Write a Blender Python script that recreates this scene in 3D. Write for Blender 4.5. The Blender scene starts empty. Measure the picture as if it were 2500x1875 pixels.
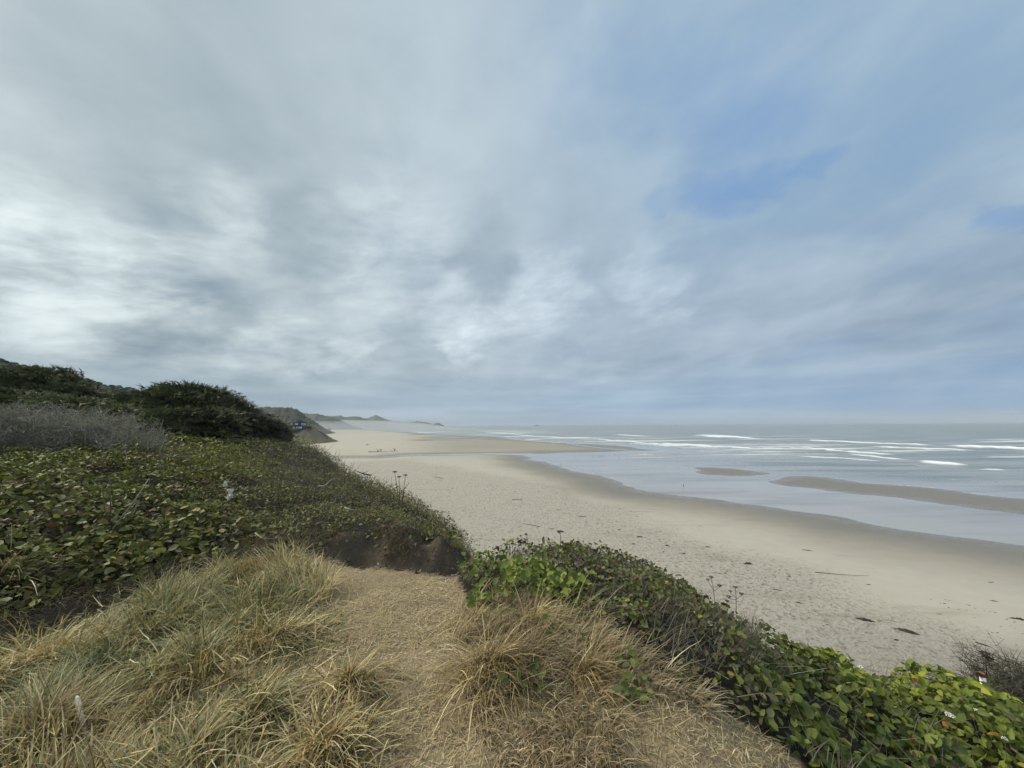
import bpy, math, random
import numpy as np
from mathutils import Vector, Matrix

rng = np.random.default_rng(11)
random.seed(11)
scene = bpy.context.scene
C = scene.collection

# ------------------------------------------------------------------ camera
F = 939.0
TH = math.atan(97.5 / F)          # the camera looks up a little
CT, ST = math.cos(TH), math.sin(TH)
ROLL = 0.0056
EYE = np.array([0.0, 0.0, 1.65])
ZB = 1.65 - 26.0                  # level of the water

def ray(px, py):
    u = (px - 1250.0) / F
    v = (py - 937.5) / F
    u, v = u - v * ROLL, v + u * ROLL
    return np.array([u, CT + v * ST, ST - v * CT])

def P(px, py, Y):
    d = ray(px, py)
    return EYE + d * (Y / d[1])

def onplane(px, py, z):
    d = ray(px, py)
    return EYE + d * ((z - EYE[2]) / d[2])

cam_d = bpy.data.cameras.new("camera")
cam = bpy.data.objects.new("camera", cam_d)
C.objects.link(cam)
cam_d.sensor_fit = 'HORIZONTAL'
cam_d.sensor_width = 36.0
cam_d.lens = F / 2500.0 * 36.0
cam_d.clip_start = 0.05
cam_d.clip_end = 60000
right = Vector((1, 0, 0)); fwd = Vector((0, CT, ST)); up = Vector((0, -ST, CT))
cr = (right - ROLL * up).normalized(); cu = (up + ROLL * right).normalized(); cf = cr.cross(cu)
M = Matrix((( cr.x, cu.x, cf.x, EYE[0]), (cr.y, cu.y, cf.y, EYE[1]), (cr.z, cu.z, cf.z, EYE[2]), (0, 0, 0, 1)))
cam.matrix_world = M
scene.camera = cam

# ------------------------------------------------------------------ helpers
def sstep(a, b, x):
    t = np.clip((x - a) / (b - a), 0, 1)
    return t * t * (3 - 2 * t)

def _hash(ix, iy, s):
    h = (ix.astype(np.int64) * 374761393 + iy.astype(np.int64) * 668265263 + s * 974711) & 0xFFFFFFFF
    h = ((h ^ (h >> 13)) * 1274126177) & 0xFFFFFFFF
    h = h ^ (h >> 16)
    return (h & 0xFFFF) / 65535.0

def vnoise(x, y, s=0):
    x = np.asarray(x, float); y = np.asarray(y, float)
    ix = np.floor(x); iy = np.floor(y)
    fx = x - ix; fy = y - iy
    fx = fx * fx * (3 - 2 * fx); fy = fy * fy * (3 - 2 * fy)
    a = _hash(ix, iy, s); b = _hash(ix + 1, iy, s); c = _hash(ix, iy + 1, s); d = _hash(ix + 1, iy + 1, s)
    return (a * (1 - fx) + b * fx) * (1 - fy) + (c * (1 - fx) + d * fx) * fy

def fbm(x, y, s=0, o=4):
    t = 0; a = 0.5; n = 0
    for i in range(o):
        t = t + a * vnoise(x * 2 ** i, y * 2 ** i, s + i * 17); n += a; a *= 0.5
    return t / n

def inpoly(x, y, poly):
    poly = np.asarray(poly)
    r = np.zeros(np.shape(x), bool)
    n = len(poly)
    for i in range(n):
        x1, y1 = poly[i][:2]; x2, y2 = poly[(i + 1) % n][:2]
        if y1 == y2:
            continue
        c = ((y1 > y) != (y2 > y)) & (x < (x2 - x1) * (y - y1) / (y2 - y1) + x1)
        r ^= c
    return r

def polydist(x, y, pl, vals=None):
    best = np.full(np.shape(x), 1e18); bv = np.zeros(np.shape(x))
    for i in range(len(pl) - 1):
        ax, ay = pl[i][:2]; bx, by = pl[i + 1][:2]
        dx, dy = bx - ax, by - ay
        t = np.clip(((x - ax) * dx + (y - ay) * dy) / (dx * dx + dy * dy + 1e-12), 0, 1)
        d = (x - ax - t * dx) ** 2 + (y - ay - t * dy) ** 2
        m = d < best
        best = np.where(m, d, best)
        if vals is not None:
            bv = np.where(m, vals[i] * (1 - t) + vals[i + 1] * t, bv)
    return (np.sqrt(best), bv) if vals is not None else np.sqrt(best)

class Soup:
    def __init__(s):
        s.V = []; s.Q = []; s.T = []; s.K = []; s.n = 0
    def add(s, V, Q=None, T=None, col=(1, 1, 1)):
        V = np.asarray(V, float).reshape(-1, 3)
        k = np.asarray(col, float)
        if k.ndim == 1:
            k = np.tile(k, (len(V), 1))
        s.V.append(V); s.K.append(k[:, :3])
        if Q is not None and len(Q):
            s.Q.append(np.asarray(Q, np.int64).reshape(-1, 4) + s.n)
        if T is not None and len(T):
            s.T.append(np.asarray(T, np.int64).reshape(-1, 3) + s.n)
        s.n += len(V)
    def mesh(s, name, smooth=False, extra=None):
        V = np.concatenate(s.V); K = np.concatenate(s.K)
        Q = np.concatenate(s.Q) if s.Q else np.zeros((0, 4), np.int64)
        T = np.concatenate(s.T) if s.T else np.zeros((0, 3), np.int64)
        me = bpy.data.meshes.new(name)
        me.vertices.add(len(V)); me.vertices.foreach_set('co', V.astype(np.float32).ravel())
        loops = np.concatenate([Q.ravel(), T.ravel()]).astype(np.int32)
        me.loops.add(len(loops)); me.loops.foreach_set('vertex_index', loops)
        nf = len(Q) + len(T)
        me.polygons.add(nf)
        ls = np.concatenate([np.arange(len(Q)) * 4, len(Q) * 4 + np.arange(len(T)) * 3]).astype(np.int32)
        me.polygons.foreach_set('loop_start', ls)
        me.polygons.foreach_set('use_smooth', np.full(nf, smooth, bool))
        me.update(calc_edges=True)
        a = me.color_attributes.new('Col', 'FLOAT_COLOR', 'POINT')
        a.data.foreach_set('color', np.concatenate([K, np.ones((len(K), 1))], 1).astype(np.float32).ravel())
        for k, v in (extra or {}).items():
            at = me.attributes.new(k, 'FLOAT', 'POINT')
            at.data.foreach_set('value', np.asarray(v, np.float32).ravel())
        me.validate()
        return me

def link(name, me, mat=None, parent=None, label=None, cat=None, group=None, kind=None):
    o = bpy.data.objects.new(name, me)
    C.objects.link(o)
    if me is not None and mat is not None:
        me.materials.append(mat)
    if parent is not None:
        o.parent = parent
    tag(o, label, cat, group, kind)
    return o

def tag(o, label=None, cat=None, group=None, kind=None):
    if label: o['label'] = label
    if cat: o['category'] = cat
    if group: o['group'] = group
    if kind: o['kind'] = kind

def empty(name, loc, label, cat, group=None, rz=0.0):
    o = bpy.data.objects.new(name, None)
    C.objects.link(o)
    o.location = tuple(map(float, loc)); o.rotation_euler = (0, 0, rz)
    o.empty_display_size = 0.1
    tag(o, label, cat, group)
    return o

def tube(s, pts, rad, sides=5, col=(1, 1, 1)):
    pts = np.asarray(pts, float); n = len(pts)
    rad = np.broadcast_to(np.asarray(rad, float), (n,))
    tg = np.gradient(pts, axis=0)
    tg /= np.linalg.norm(tg, axis=1)[:, None] + 1e-12
    ref = np.where(np.abs(tg[:, 2:3]) > 0.9, np.array([[1.0, 0, 0]]), np.array([[0, 0, 1.0]]))
    a = np.cross(tg, ref); a /= np.linalg.norm(a, axis=1)[:, None] + 1e-12
    b = np.cross(tg, a)
    ang = np.arange(sides) * 2 * math.pi / sides
    V = pts[:, None, :] + rad[:, None, None] * (np.cos(ang)[None, :, None] * a[:, None, :] + np.sin(ang)[None, :, None] * b[:, None, :])
    Q = []
    for i in range(n - 1):
        for j in range(sides):
            k = (j + 1) % sides
            Q.append((i * sides + j, i * sides + k, (i + 1) * sides + k, (i + 1) * sides + j))
    V = V.reshape(-1, 3)
    V = np.concatenate([V, pts[:1], pts[-1:]])
    c0 = n * sides; c1 = c0 + 1
    T = [(c0, (j + 1) % sides, j) for j in range(sides)] + [(c1, (n - 1) * sides + j, (n - 1) * sides + (j + 1) % sides) for j in range(sides)]
    s.add(V, Q, T, col)

def twigs(s, A, B, r0, r1, col):
    """many straight three-sided twigs at once"""
    A = np.asarray(A); B = np.asarray(B); n = len(A)
    t = B - A; t = t / (np.linalg.norm(t, axis=1)[:, None] + 1e-9)
    ref = np.where(np.abs(t[:, 2:3]) > 0.9, np.array([[1.0, 0, 0]]), np.array([[0, 0, 1.0]]))
    a = np.cross(t, ref); a /= np.linalg.norm(a, axis=1)[:, None] + 1e-9
    b = np.cross(t, a)
    V = np.zeros((n, 6, 3))
    r0 = np.broadcast_to(np.asarray(r0, float), (n,))[:, None]; r1 = np.broadcast_to(np.asarray(r1, float), (n,))[:, None]
    for j in range(3):
        c, sn = math.cos(j * 2.0944), math.sin(j * 2.0944)
        V[:, j] = A + r0 * (c * a + sn * b)
        V[:, 3 + j] = B + r1 * (c * a + sn * b)
    base = np.arange(n)[:, None] * 6
    Q = np.concatenate([base + np.array([[0, 1, 4, 3]]), base + np.array([[1, 2, 5, 4]]), base + np.array([[2, 0, 3, 5]])])
    col = np.asarray(col, float)
    if col.ndim == 2:
        col = np.repeat(col, 6, 0)
    s.add(V.reshape(-1, 3), Q, None, col)

def blades(s, P0, az, lean, L, W, col, seg=3, droop=0.8):
    """curved tapering grass blades"""
    n = len(P0)
    h = np.stack([np.cos(az), np.sin(az), np.zeros(n)], 1)
    tw = az + math.pi / 2 + rng.normal(0, 0.5, n)
    w = np.stack([np.cos(tw), np.sin(tw), np.zeros(n)], 1)
    droop = np.broadcast_to(droop, (n,))
    V = np.zeros((n, seg + 1, 2, 3))
    p = P0.copy()
    for i in range(seg + 1):
        t = i / seg
        ww = (W * (1 - 0.85 * t ** 1.6))[:, None] * 0.5
        V[:, i, 0] = p - w * ww
        V[:, i, 1] = p + w * ww
        th = lean + droop * (t + 0.5 / seg)
        th = np.minimum(th, 2.0)
        p = p + (L / seg)[:, None] * (np.sin(th)[:, None] * h + np.cos(th)[:, None] * np.array([[0, 0, 1.0]]))
    m = (seg + 1) * 2
    base = np.arange(n)[:, None] * m
    Q = np.concatenate([base + np.array([[2 * i, 2 * i + 1, 2 * i + 3, 2 * i + 2]]) for i in range(seg)])
    s.add(V.reshape(-1, 3), Q, None, np.repeat(col, m, 0))

_LT = np.array([(0, 0, 0), (.33, 0, -.05), (.68, 0, -.04), (1, 0, -.10), (.27, .29, .05), (.66, .25, .04), (.27, -.29, .05), (.66, -.25, .04)])
def leaves(s, P0, N, H, size, col, wid=1.0):
    """oval pointed leaves folded a little along the midrib"""
    n = len(P0)
    N = N / (np.linalg.norm(N, axis=1)[:, None] + 1e-9)
    a = H - (H * N).sum(1)[:, None] * N
    a /= np.linalg.norm(a, axis=1)[:, None] + 1e-9
    b = np.cross(N, a)
    wid = np.broadcast_to(wid, (n,))
    V = P0[:, None] + size[:, None, None] * (_LT[None, :, 0:1] * a[:, None] + _LT[None, :, 1:2] * wid[:, None, None] * b[:, None] + _LT[None, :, 2:3] * N[:, None])
    base = np.arange(n)[:, None] * 8
    Q = np.concatenate([base + np.array([[1, 2, 5, 4]]), base + np.array([[1, 6, 7, 2]])])
    T = np.concatenate([base + np.array([[q]]).reshape(1, 3) for q in ((0, 1, 4), (2, 3, 5), (0, 6, 1), (2, 7, 3))])
    s.add(V.reshape(-1, 3), Q, T, np.repeat(col, 8, 0))

def box(s, x0, x1, y0, y1, z0, z1, col=(1, 1, 1)):
    V = [(x, y, z) for z in (z0, z1) for y in (y0, y1) for x in (x0, x1)]
    Q = [(0, 2, 3, 1), (4, 5, 7, 6), (0, 1, 5, 4), (2, 6, 7, 3), (0, 4, 6, 2), (1, 3, 7, 5)]
    s.add(V, Q, None, col)

def lump(s, c, r, sq=(1, 1, 1), seg=10, rings=7, noise=0.25, seed=0, col=(1, 1, 1), rot=0.0):
    """an uneven rounded body"""
    V = []; Q = []; T = []
    rr = random.Random(seed)
    ph = [rr.uniform(0, 6.28) for _ in range(8)]
    V.append((0, 0, 1.0))
    for i in range(1, rings):
        t = math.pi * i / rings
        for j in range(seg):
            a = 2 * math.pi * j / seg
            k = 1 + noise * (math.sin(2 * a + ph[0] + 2 * t) * .5 + math.sin(3 * a + ph[1] - t) * .3 + math.sin(5 * a + ph[2] + 3 * t) * .25)
            V.append((math.sin(t) * math.cos(a) * k, math.sin(t) * math.sin(a) * k, math.cos(t) * (1 + noise * .4 * math.sin(a + ph[3]))))
    V.append((0, 0, -1.0))
    for j in range(seg):
        T.append((0, 1 + j, 1 + (j + 1) % seg))
    for i in range(rings - 2):
        for j in range(seg):
            k = (j + 1) % seg
            Q.append((1 + i * seg + j, 1 + (i + 1) * seg + j, 1 + (i + 1) * seg + k, 1 + i * seg + k))
    e = len(V) - 1; b = 1 + (rings - 2) * seg
    for j in range(seg):
        T.append((e, b + (j + 1) % seg, b + j))
    V = np.array(V) * r * np.array(sq)
    cs, sn = math.cos(rot), math.sin(rot)
    V = np.stack([V[:, 0] * cs - V[:, 1] * sn, V[:, 0] * sn + V[:, 1] * cs, V[:, 2]], 1) + np.array(c)
    s.add(V, Q, T, col)

def gridfaces(nr, nc):
    i, j = np.meshgrid(np.arange(nr - 1), np.arange(nc - 1), indexing='ij')
    a = (i * nc + j).ravel()
    return np.stack([a, a + 1, a + nc + 1, a + nc], 1)

# ------------------------------------------------------------------ node helpers
class NT:
    def __init__(s, tree):
        s.t = tree; s.N = tree.nodes; s.L = tree.links
    def n(s, typ, **kw):
        o = s.N.new(typ)
        for k, v in kw.items():
            setattr(o, k, v)
        return o
    def put(s, sock, v):
        if v is None: return
        if isinstance(v, bpy.types.NodeSocket):
            s.L.new(v, sock)
        else:
            sock.default_value = v
    def m(s, op, a, b=None, c=None, clamp=False):
        o = s.n('ShaderNodeMath', operation=op); o.use_clamp = clamp
        s.put(o.inputs[0], a); s.put(o.inputs[1], b); s.put(o.inputs[2], c)
        return o.outputs[0]
    def vm(s, op, a, b=None, scale=None):
        o = s.n('ShaderNodeVectorMath', operation=op)
        s.put(o.inputs[0], a); s.put(o.inputs[1], b)
        if scale is not None: s.put(o.inputs['Scale'], scale)
        return o.outputs['Value'] if op in ('DOT_PRODUCT', 'LENGTH', 'DISTANCE') else o.outputs[0]
    def mix(s, f, a, b, blend='MIX'):
        o = s.n('ShaderNodeMix', data_type='RGBA', blend_type=blend)
        s.put(o.inputs['Factor'], f); s.put(o.inputs[6], a); s.put(o.inputs[7], b)
        return o.outputs[2]
    def noise(s, vec, scale, detail=4, rough=0.55, dist=0.0, out=0):
        o = s.n('ShaderNodeTexNoise')
        s.put(o.inputs['Vector'], vec); o.inputs['Scale'].default_value = scale
        o.inputs['Detail'].default_value = detail; o.inputs['Roughness'].default_value = rough
        o.inputs['Distortion'].default_value = dist
        return o.outputs[out]
    def rng(s, v, a, b, c=0.0, d=1.0, smooth=True):
        o = s.n('ShaderNodeMapRange', interpolation_type='SMOOTHSTEP' if smooth else 'LINEAR')
        s.put(o.inputs[0], v); s.put(o.inputs[1], a); s.put(o.inputs[2], b); s.put(o.inputs[3], c); s.put(o.inputs[4], d)
        return o.outputs[0]
    def attr(s, name, fac=False):
        o = s.n('ShaderNodeAttribute', attribute_name=name)
        return o.outputs['Fac'] if fac else o.outputs['Color']
    def mapping(s, vec, scale=(1, 1, 1), rot=(0, 0, 0)):
        o = s.n('ShaderNodeMapping')
        s.put(o.inputs[0], vec); o.inputs['Scale'].default_value = scale; o.inputs['Rotation'].default_value = rot
        return o.outputs[0]
    def pos(s):
        return s.n('ShaderNodeNewGeometry').outputs['Position']
    def bump(s, h, strength=0.5, dist=0.05):
        o = s.n('ShaderNodeBump'); s.put(o.inputs['Height'], h)
        o.inputs['Strength'].default_value = strength; o.inputs['Distance'].default_value = dist
        return o.outputs[0]

def material(name):
    m = bpy.data.materials.new(name); m.use_nodes = True
    t = NT(m.node_tree)
    b = m.node_tree.nodes['Principled BSDF']
    return m, t, b

def rgb(r, g, b): return (r, g, b, 1.0)

def m_col(name, rough=0.6, spec=0.3, trans=0.0, var=0.25, nscale=30.0, coat=0.0):
    """takes its colour from the mesh's own colour attribute, with a little variation"""
    m, t, b = material(name)
    c = t.attr('Col')
    nz = t.noise(t.pos(), nscale, 3)
    c = t.mix(1.0, c, t.mix(nz, rgb(1 - var, 1 - var, 1 - var), rgb(1 + var, 1 + var, 1 + var)), 'MULTIPLY')
    t.put(b.inputs['Base Color'], c)
    b.inputs['Roughness'].default_value = rough
    b.inputs['Specular IOR Level'].default_value = spec
    if trans > 0:
        tr = t.n('ShaderNodeBsdfTranslucent'); t.put(tr.inputs[0], c)
        mx = t.n('ShaderNodeMixShader'); mx.inputs[0].default_value = trans
        t.L.new(b.outputs[0], mx.inputs[1]); t.L.new(tr.outputs[0], mx.inputs[2])
        t.L.new(mx.outputs[0], m.node_tree.nodes['Material Output'].inputs[0])
    return m

def m_plain(name, col, rough=0.7, spec=0.3, var=0.15, nscale=8.0):
    m, t, b = material(name)
    nz = t.noise(t.pos(), nscale, 4)
    lo = rgb(*[c * (1 - var) for c in col]); hi = rgb(*[min(1, c * (1 + var)) for c in col])
    t.put(b.inputs['Base Color'], t.mix(nz, lo, hi))
    b.inputs['Roughness'].default_value = rough
    b.inputs['Specular IOR Level'].default_value = spec
    return m

M_LEAF = m_col('leathery_leaf', 0.55, 0.2, 0.2, 0.25, 25)
M_GRASS = m_col('grass_blade', 0.6, 0.25, 0.2, 0.2, 18)
M_STRAW = m_col('straw', 0.7, 0.2, 0.0, 0.25, 40)
M_TWIG = m_col('bare_twig', 0.85, 0.15, 0.0, 0.25, 20)
M_NEEDLE = m_col('conifer_needles', 0.6, 0.2, 0.1, 0.3, 3)
M_KELP = m_plain('dried_kelp', (0.03, 0.024, 0.02), 0.5, 0.4, 0.4, 6)
M_DRIFT = m_plain('driftwood', (0.16, 0.14, 0.11), 0.85, 0.1, 0.3, 4)
M_WHITE = m_plain('white_paint', (0.76, 0.73, 0.67), 0.5, 0.3, 0.08, 60)
M_SKIN = m_plain('skin', (0.45, 0.29, 0.22), 0.6)
M_DARKCLOTH = m_plain('dark_cloth', (0.03, 0.035, 0.045), 0.8)
M_WHITECLOTH = m_plain('white_cloth', (0.75, 0.76, 0.76), 0.8)

# ------------------------------------------------------------------ near terrain: a bluff top with a gully and a vegetated bank
ctrl = []
def cp(px, py, Y, off=0.0):
    p = P(px, py, Y); ctrl.append((p[0], p[1], p[2] - off))
for q in [(0, 0, 0), (-2, .8, 0), (-3.3, 1.6, -.02), (-3.6, 3.0, -.03), (-3.3, 4.4, -.03), (-2.4, 4.7, 0), (-1, 3, .02), (-1.3, 4.6, 0),
          (0, 2, 0), (.4, 3.2, 0), (0, 4.2, -.05), (1, 1, 0), (1, 2.4, -.02), (0, -3, 0), (-4, -2, 0), (3, -2, -.2), (-.4, 4.4, -.05),
          (1.2, 3.7, -.12), (2.1, 3.1, -.35), (1.75, 2.4, -.3), (2.3, 1.9, -.75), (2.6, 2.5, -.72), (3.2, 1.4, -1.1), (5, 1, -1.5), (6, 3, -1.75), (8, 4, -2.5), (5.5, 5.2, -2.0), (7, 6.4, -2.75), (6.5, 5.0, -2.25), (9, -2, -2),
          (-5.3, 2.4, -.25), (-6, 0, -.1), (-9, 0, .3), (-14, 3, 1.0), (-25, 8, 1.8), (-35, 20, 2.6), (-40, 40, 4), (-30, 45, 3), (-22, 42, 1.2), (-15, 34, .1), (-30, 30, 2.4),
          (-24, 25, 1.9), (-19, 20, 1.5), (-9, 26, -.2), (-4, 18, -.6), (0, 12, -.8), (2, 9, -1.5), (6, 9, -3.2)]:
    ctrl.append(q)
for q in [(1220, 1315, 6.0, .3), (1330, 1310, 6.3, .3), (1450, 1330, 6.2, .3), (1600, 1400, 5.8, .28), (1750, 1480, 5.2, .28), (1900, 1575, 4.6, .25),
          (2050, 1612, 4.4, .25), (2300, 1628, 4.4, .25), (2380, 1650, 4.4, .22), (2470, 1610, 5.8, .3),
          (0, 1450, 4.2, .2), (0, 1250, 5.5, .25), (0, 1100, 9, .3), (0, 1020, 14, .9), (300, 1400, 5.0, .2), (300, 1200, 7, .25), (300, 1080, 12, .35),
          (300, 1040, 17, .5), (600, 1300, 6.3, .2), (600, 1150, 9.5, .25), (600, 1066, 20, .35), (740, 1075, 26, .35), (850, 1145, 17, .3), (960, 1190, 12, .3),
          (1060, 1245, 9, .25), (1085, 1295, 7.6, .2), (800, 1280, 6.8, .15), (1000, 1272, 7.0, .12), (800, 1180, 10, .25), (450, 1340, 5.6, .2)]:
    cp(*q)
ctrl = np.array(ctrl)
def _tps_u(r2): return np.where(r2 > 1e-12, r2 * np.log(r2 + 1e-12), 0) * 0.5
_n = len(ctrl)
_r2 = ((ctrl[:, None, :2] - ctrl[None, :, :2]) ** 2).sum(-1)
_A = np.zeros((_n + 3, _n + 3)); _A[:_n, :_n] = _tps_u(_r2) + np.eye(_n) * 0.012
_Pm = np.concatenate([np.ones((_n, 1)), ctrl[:, :2]], 1)
_A[:_n, _n:] = _Pm; _A[_n:, :_n] = _Pm.T
_w = np.linalg.solve(_A, np.concatenate([ctrl[:, 2], np.zeros(3)]))
def base_z(x, y):
    sh = np.shape(x); x = np.ravel(x); y = np.ravel(y)
    out = np.zeros(len(x))
    for i in range(_n):
        out += _w[i] * _tps_u((x - ctrl[i, 0]) ** 2 + (y - ctrl[i, 1]) ** 2)
    return (out + _w[_n] + _w[_n + 1] * x + _w[_n + 2] * y).reshape(sh)

def xy(px, py, Y): return tuple(P(px, py, Y)[:2])
EDGE = [(-300, 440), (-150, 215), (-70, 100), (-30, 43), (-20, 31), xy(740, 1072, 26), xy(850, 1142, 17), xy(960, 1188, 12), xy(1060, 1243, 9), xy(1088, 1292, 7.5),
        (-1.0, 6.75), (-.82, 6.1), (-.6, 5.75), xy(1220, 1315, 6.1), xy(1330, 1310, 6.4), xy(1450, 1330, 6.3), xy(1600, 1400, 5.9), xy(1750, 1480, 5.3),
        xy(1900, 1575, 4.75), xy(2050, 1610, 4.55), xy(2300, 1626, 4.5), (5.0, 4.6), (5.9, 5.6), (7.4, 6.6), (12, 7.5)]
BLUFF = EDGE + [(30, 7), (30, -8), (-420, -8), (-420, 440)]
GULLY = [(-4.9, -3), (-4.75, 1.0), (-4.6, 2.8), (-4.35, 4.3), (-3.7, 5.35), (-2.5, 5.85), (-1.5, 5.75), (-.7, 5.6), (0.2, 6.6), (1, 9)]
GDEP = [.5, .6, .7, .75, .75, .7, .72, .95, 2.0, 4]
GWID = [.75, .75, .75, .8, .85, .95, 1.0, .95, 1.0, 1.2]

def terr(x, y):
    z = base_z(x, y)
    ff = np.maximum(sstep(34, 62, y), sstep(-38, -60, x))
    z = z * (1 - ff) + ff * (.6 - 4.5 * sstep(100, 400, y))
    d, dep = polydist(x, y, GULLY, GDEP)
    _, wid = polydist(x, y, GULLY, GWID)
    z = z - dep * (1 - sstep(.25, 1.0, d / wid + .14 * (fbm(x * 2.1, y * 2.1, 5) - .5) * 2))
    ins = inpoly(x, y, BLUFF)
    de = polydist(x, y, EDGE)
    s = np.where(ins, 0, de)
    far = sstep(20, 60, y)
    drop = (s ** 2 * 1.2) / (s + .5) * (1 + .35 * (fbm(x * .4, y * .4, 9) - .5) * sstep(1, 5, s))
    z = z - drop
    z = z + (fbm(x * 1.1, y * 1.1, 3) - .5) * .14 + (fbm(x * 5, y * 5, 4) - .5) * (.035 + .22 * (1 - sstep(.8, 1.3, d / wid)) * (np.abs(x) < 8)) + (fbm(x * 1.2, y * 1.2 + z * 9, 6) - .5) * .12 * (1 - sstep(.9, 1.4, d / wid)) * (np.abs(x) < 8)
    return np.maximum(z, ZB - 3)

def axis(*segs):
    return np.concatenate([np.arange(a, b, st) for a, b, st in segs])
GX = axis((-420, -60, 15), (-60, -16, 1.2), (-16, -7, .25), (-7, 5.5, .06), (5.5, 14, .25), (14, 42, 2))
GY = axis((-8, .5, .4), (.5, 8.5, .06), (8.5, 20, .25), (20, 60, 1.2), (60, 450, 12))
XX, YY = np.meshgrid(GX, GY)
ZZ = terr(XX, YY)
def gz(x, y):
    x = np.asarray(x, float); y = np.asarray(y, float)
    i = np.clip(np.searchsorted(GX, x) - 1, 0, len(GX) - 2); j = np.clip(np.searchsorted(GY, y) - 1, 0, len(GY) - 2)
    fx = np.clip((x - GX[i]) / (GX[i + 1] - GX[i]), 0, 1); fy = np.clip((y - GY[j]) / (GY[j + 1] - GY[j]), 0, 1)
    return (ZZ[j, i] * (1 - fx) + ZZ[j, i + 1] * fx) * (1 - fy) + (ZZ[j + 1, i] * (1 - fx) + ZZ[j + 1, i + 1] * fx) * fy
def hit(px, py, add=0.0, y0=1.0, y1=60):
    """where the line of sight through a photo pixel meets the bluff"""
    d = ray(px, py); d = d / d[1]
    Y = np.linspace(y0, y1, 6000)
    q = EYE[None] + d[None] * Y[:, None]
    h = q[:, 2] - gz(q[:, 0], q[:, 1]) - add
    k = np.where(h < 0)[0]
    if len(k) == 0: return None
    return q[k[0]]
def region(pts, add=0.0):
    out = []
    for px, py in pts:
        h = hit(px, py, add)
        if h is not None: out.append(h[:2])
    return np.array(out)

# material for the bluff soil
m, t, b = material('bluff_soil')
ps = t.pos()
n1 = t.noise(ps, 1.4, 6); n2 = t.noise(ps, 14, 5, .65); n3 = t.noise(ps, 60, 3)
soil = t.mix(n1, rgb(.075, .06, .044), rgb(.16, .126, .09))
soil = t.mix(t.rng(n2, .56, .72), soil, rgb(.17, .15, .12))
straw = t.mix(n2, rgb(.13, .098, .058), rgb(.34, .27, .15))
straw = t.mix(t.rng(n3, .5, .75), straw, rgb(.48, .39, .24))
straw = t.mix(t.m('MULTIPLY', t.rng(t.noise(ps, 2.2, 5, .6), .50, .64), .75), straw, t.mix(n2, rgb(.15, .115, .075), rgb(.27, .215, .145)))
scrub_shadow = t.mix(n2, rgb(.014, .012, .009), rgb(.030, .026, .018))  # near-black ground under the leaves, painted to deepen their shadowed gaps
grn = t.mix(n1, rgb(.05, .06, .028), rgb(.10, .10, .055))
ca = t.attr('Col'); sp = t.n('ShaderNodeSeparateColor'); t.put(sp.inputs[0], ca)
col = t.mix(sp.outputs[0], soil, straw)
col = t.mix(sp.outputs[1], col, scrub_shadow)
col = t.mix(sp.outputs[2], col, grn)
t.put(b.inputs['Base Color'], col); b.inputs['Roughness'].default_value = .9; b.inputs['Specular IOR Level'].default_value = .15
t.put(b.inputs['Normal'], t.bump(t.m('ADD', n2, t.m('MULTIPLY', n3, .4)), .7, .05))
M_SOIL = m

# region polygons on the ground, taken from where the photo shows their edges
R_PATH = region([(735, 1374), (820, 1366), (900, 1362), (1000, 1366), (1060, 1395), (1120, 1435), (1140, 1480), (1105, 1550), (1120, 1650), (1150, 1750), (1250, 1900), (840, 1900), (880, 1800), (890, 1700), (850, 1600), (822, 1500), (775, 1420)])
PATHW = [(-1.9, 5.0), (-1.35, 5.0), (-.9, 4.75), (-.42, 4.2), (-.35, 3.9)]
GD = lambda x, y: polydist(x, y, GULLY)
def side_left(x, y):
    """on the bank beyond the gully"""
    bank = [(-4.9, -3), (-4.75, 1.0), (-4.6, 2.8), (-4.35, 4.3), (-3.7, 5.35), (-2.5, 5.85), (-1.5, 5.75), (-.7, 5.6), (0.2, 6.6), (1, 9), (1, 60), (-420, 450), (-420, -8), (-4.9, -8)]
    return inpoly(x, y, bank)
R_RGRASS = region([(1125, 1475), (1180, 1462), (1300, 1470), (1420, 1500), (1500, 1570), (1590, 1625), (1690, 1690), (1740, 1730), (1690, 1770), (1690, 1830), (1760, 1930), (1240, 1930), (1150, 1760), (1115, 1650), (1095, 1550)])
R_MAT = region([(1690, 1735), (1760, 1745), (1860, 1812), (1950, 1905), (1640, 1905), (1620, 1800)])
_nb = region([(1130, 1450), (1230, 1462), (1330, 1468), (1420, 1492), (1490, 1556), (1570, 1622), (1670, 1696), (1750, 1722), (1850, 1785), (1960, 1872), (2010, 1925)])
R_RSALAL = np.concatenate([np.array([(-.62, 5.75), (-.75, 5.2)]), _nb, np.array([(1.7, 1.2), (12, 1.0), (12, 7.8), (7.4, 6.9), (5.9, 6.0), (5.0, 5.1)]),
                           np.array([(q[0] + .15, q[1] + .5) for q in EDGE[20:12:-1]])])

ins = inpoly(XX, YY, BLUFF)
lf = side_left(XX, YY)
gd, gw = polydist(XX, YY, GULLY, GWID)
wr = sstep(.95, 1.15, gd / gw)
plate = (~lf) & ins
strw = plate * wr * (1 - inpoly(XX, YY, R_RSALAL)) * sstep(-2, -1, YY)
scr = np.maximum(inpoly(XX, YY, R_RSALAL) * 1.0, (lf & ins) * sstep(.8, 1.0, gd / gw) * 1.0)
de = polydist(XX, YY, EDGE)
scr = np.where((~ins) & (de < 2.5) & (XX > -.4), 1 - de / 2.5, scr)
grn = np.where((~ins), sstep(1, 8, de) * .7 * (fbm(XX * .15, YY * .15, 77) > .5), 0) + (ins & (YY > 40)) * 1.0
s = Soup()
s.add(np.stack([XX, YY, ZZ], -1).reshape(-1, 3), gridfaces(len(GY), len(GX)), None, np.stack([strw, scr, np.clip(grn, 0, 1)], -1).reshape(-1, 3))
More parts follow.
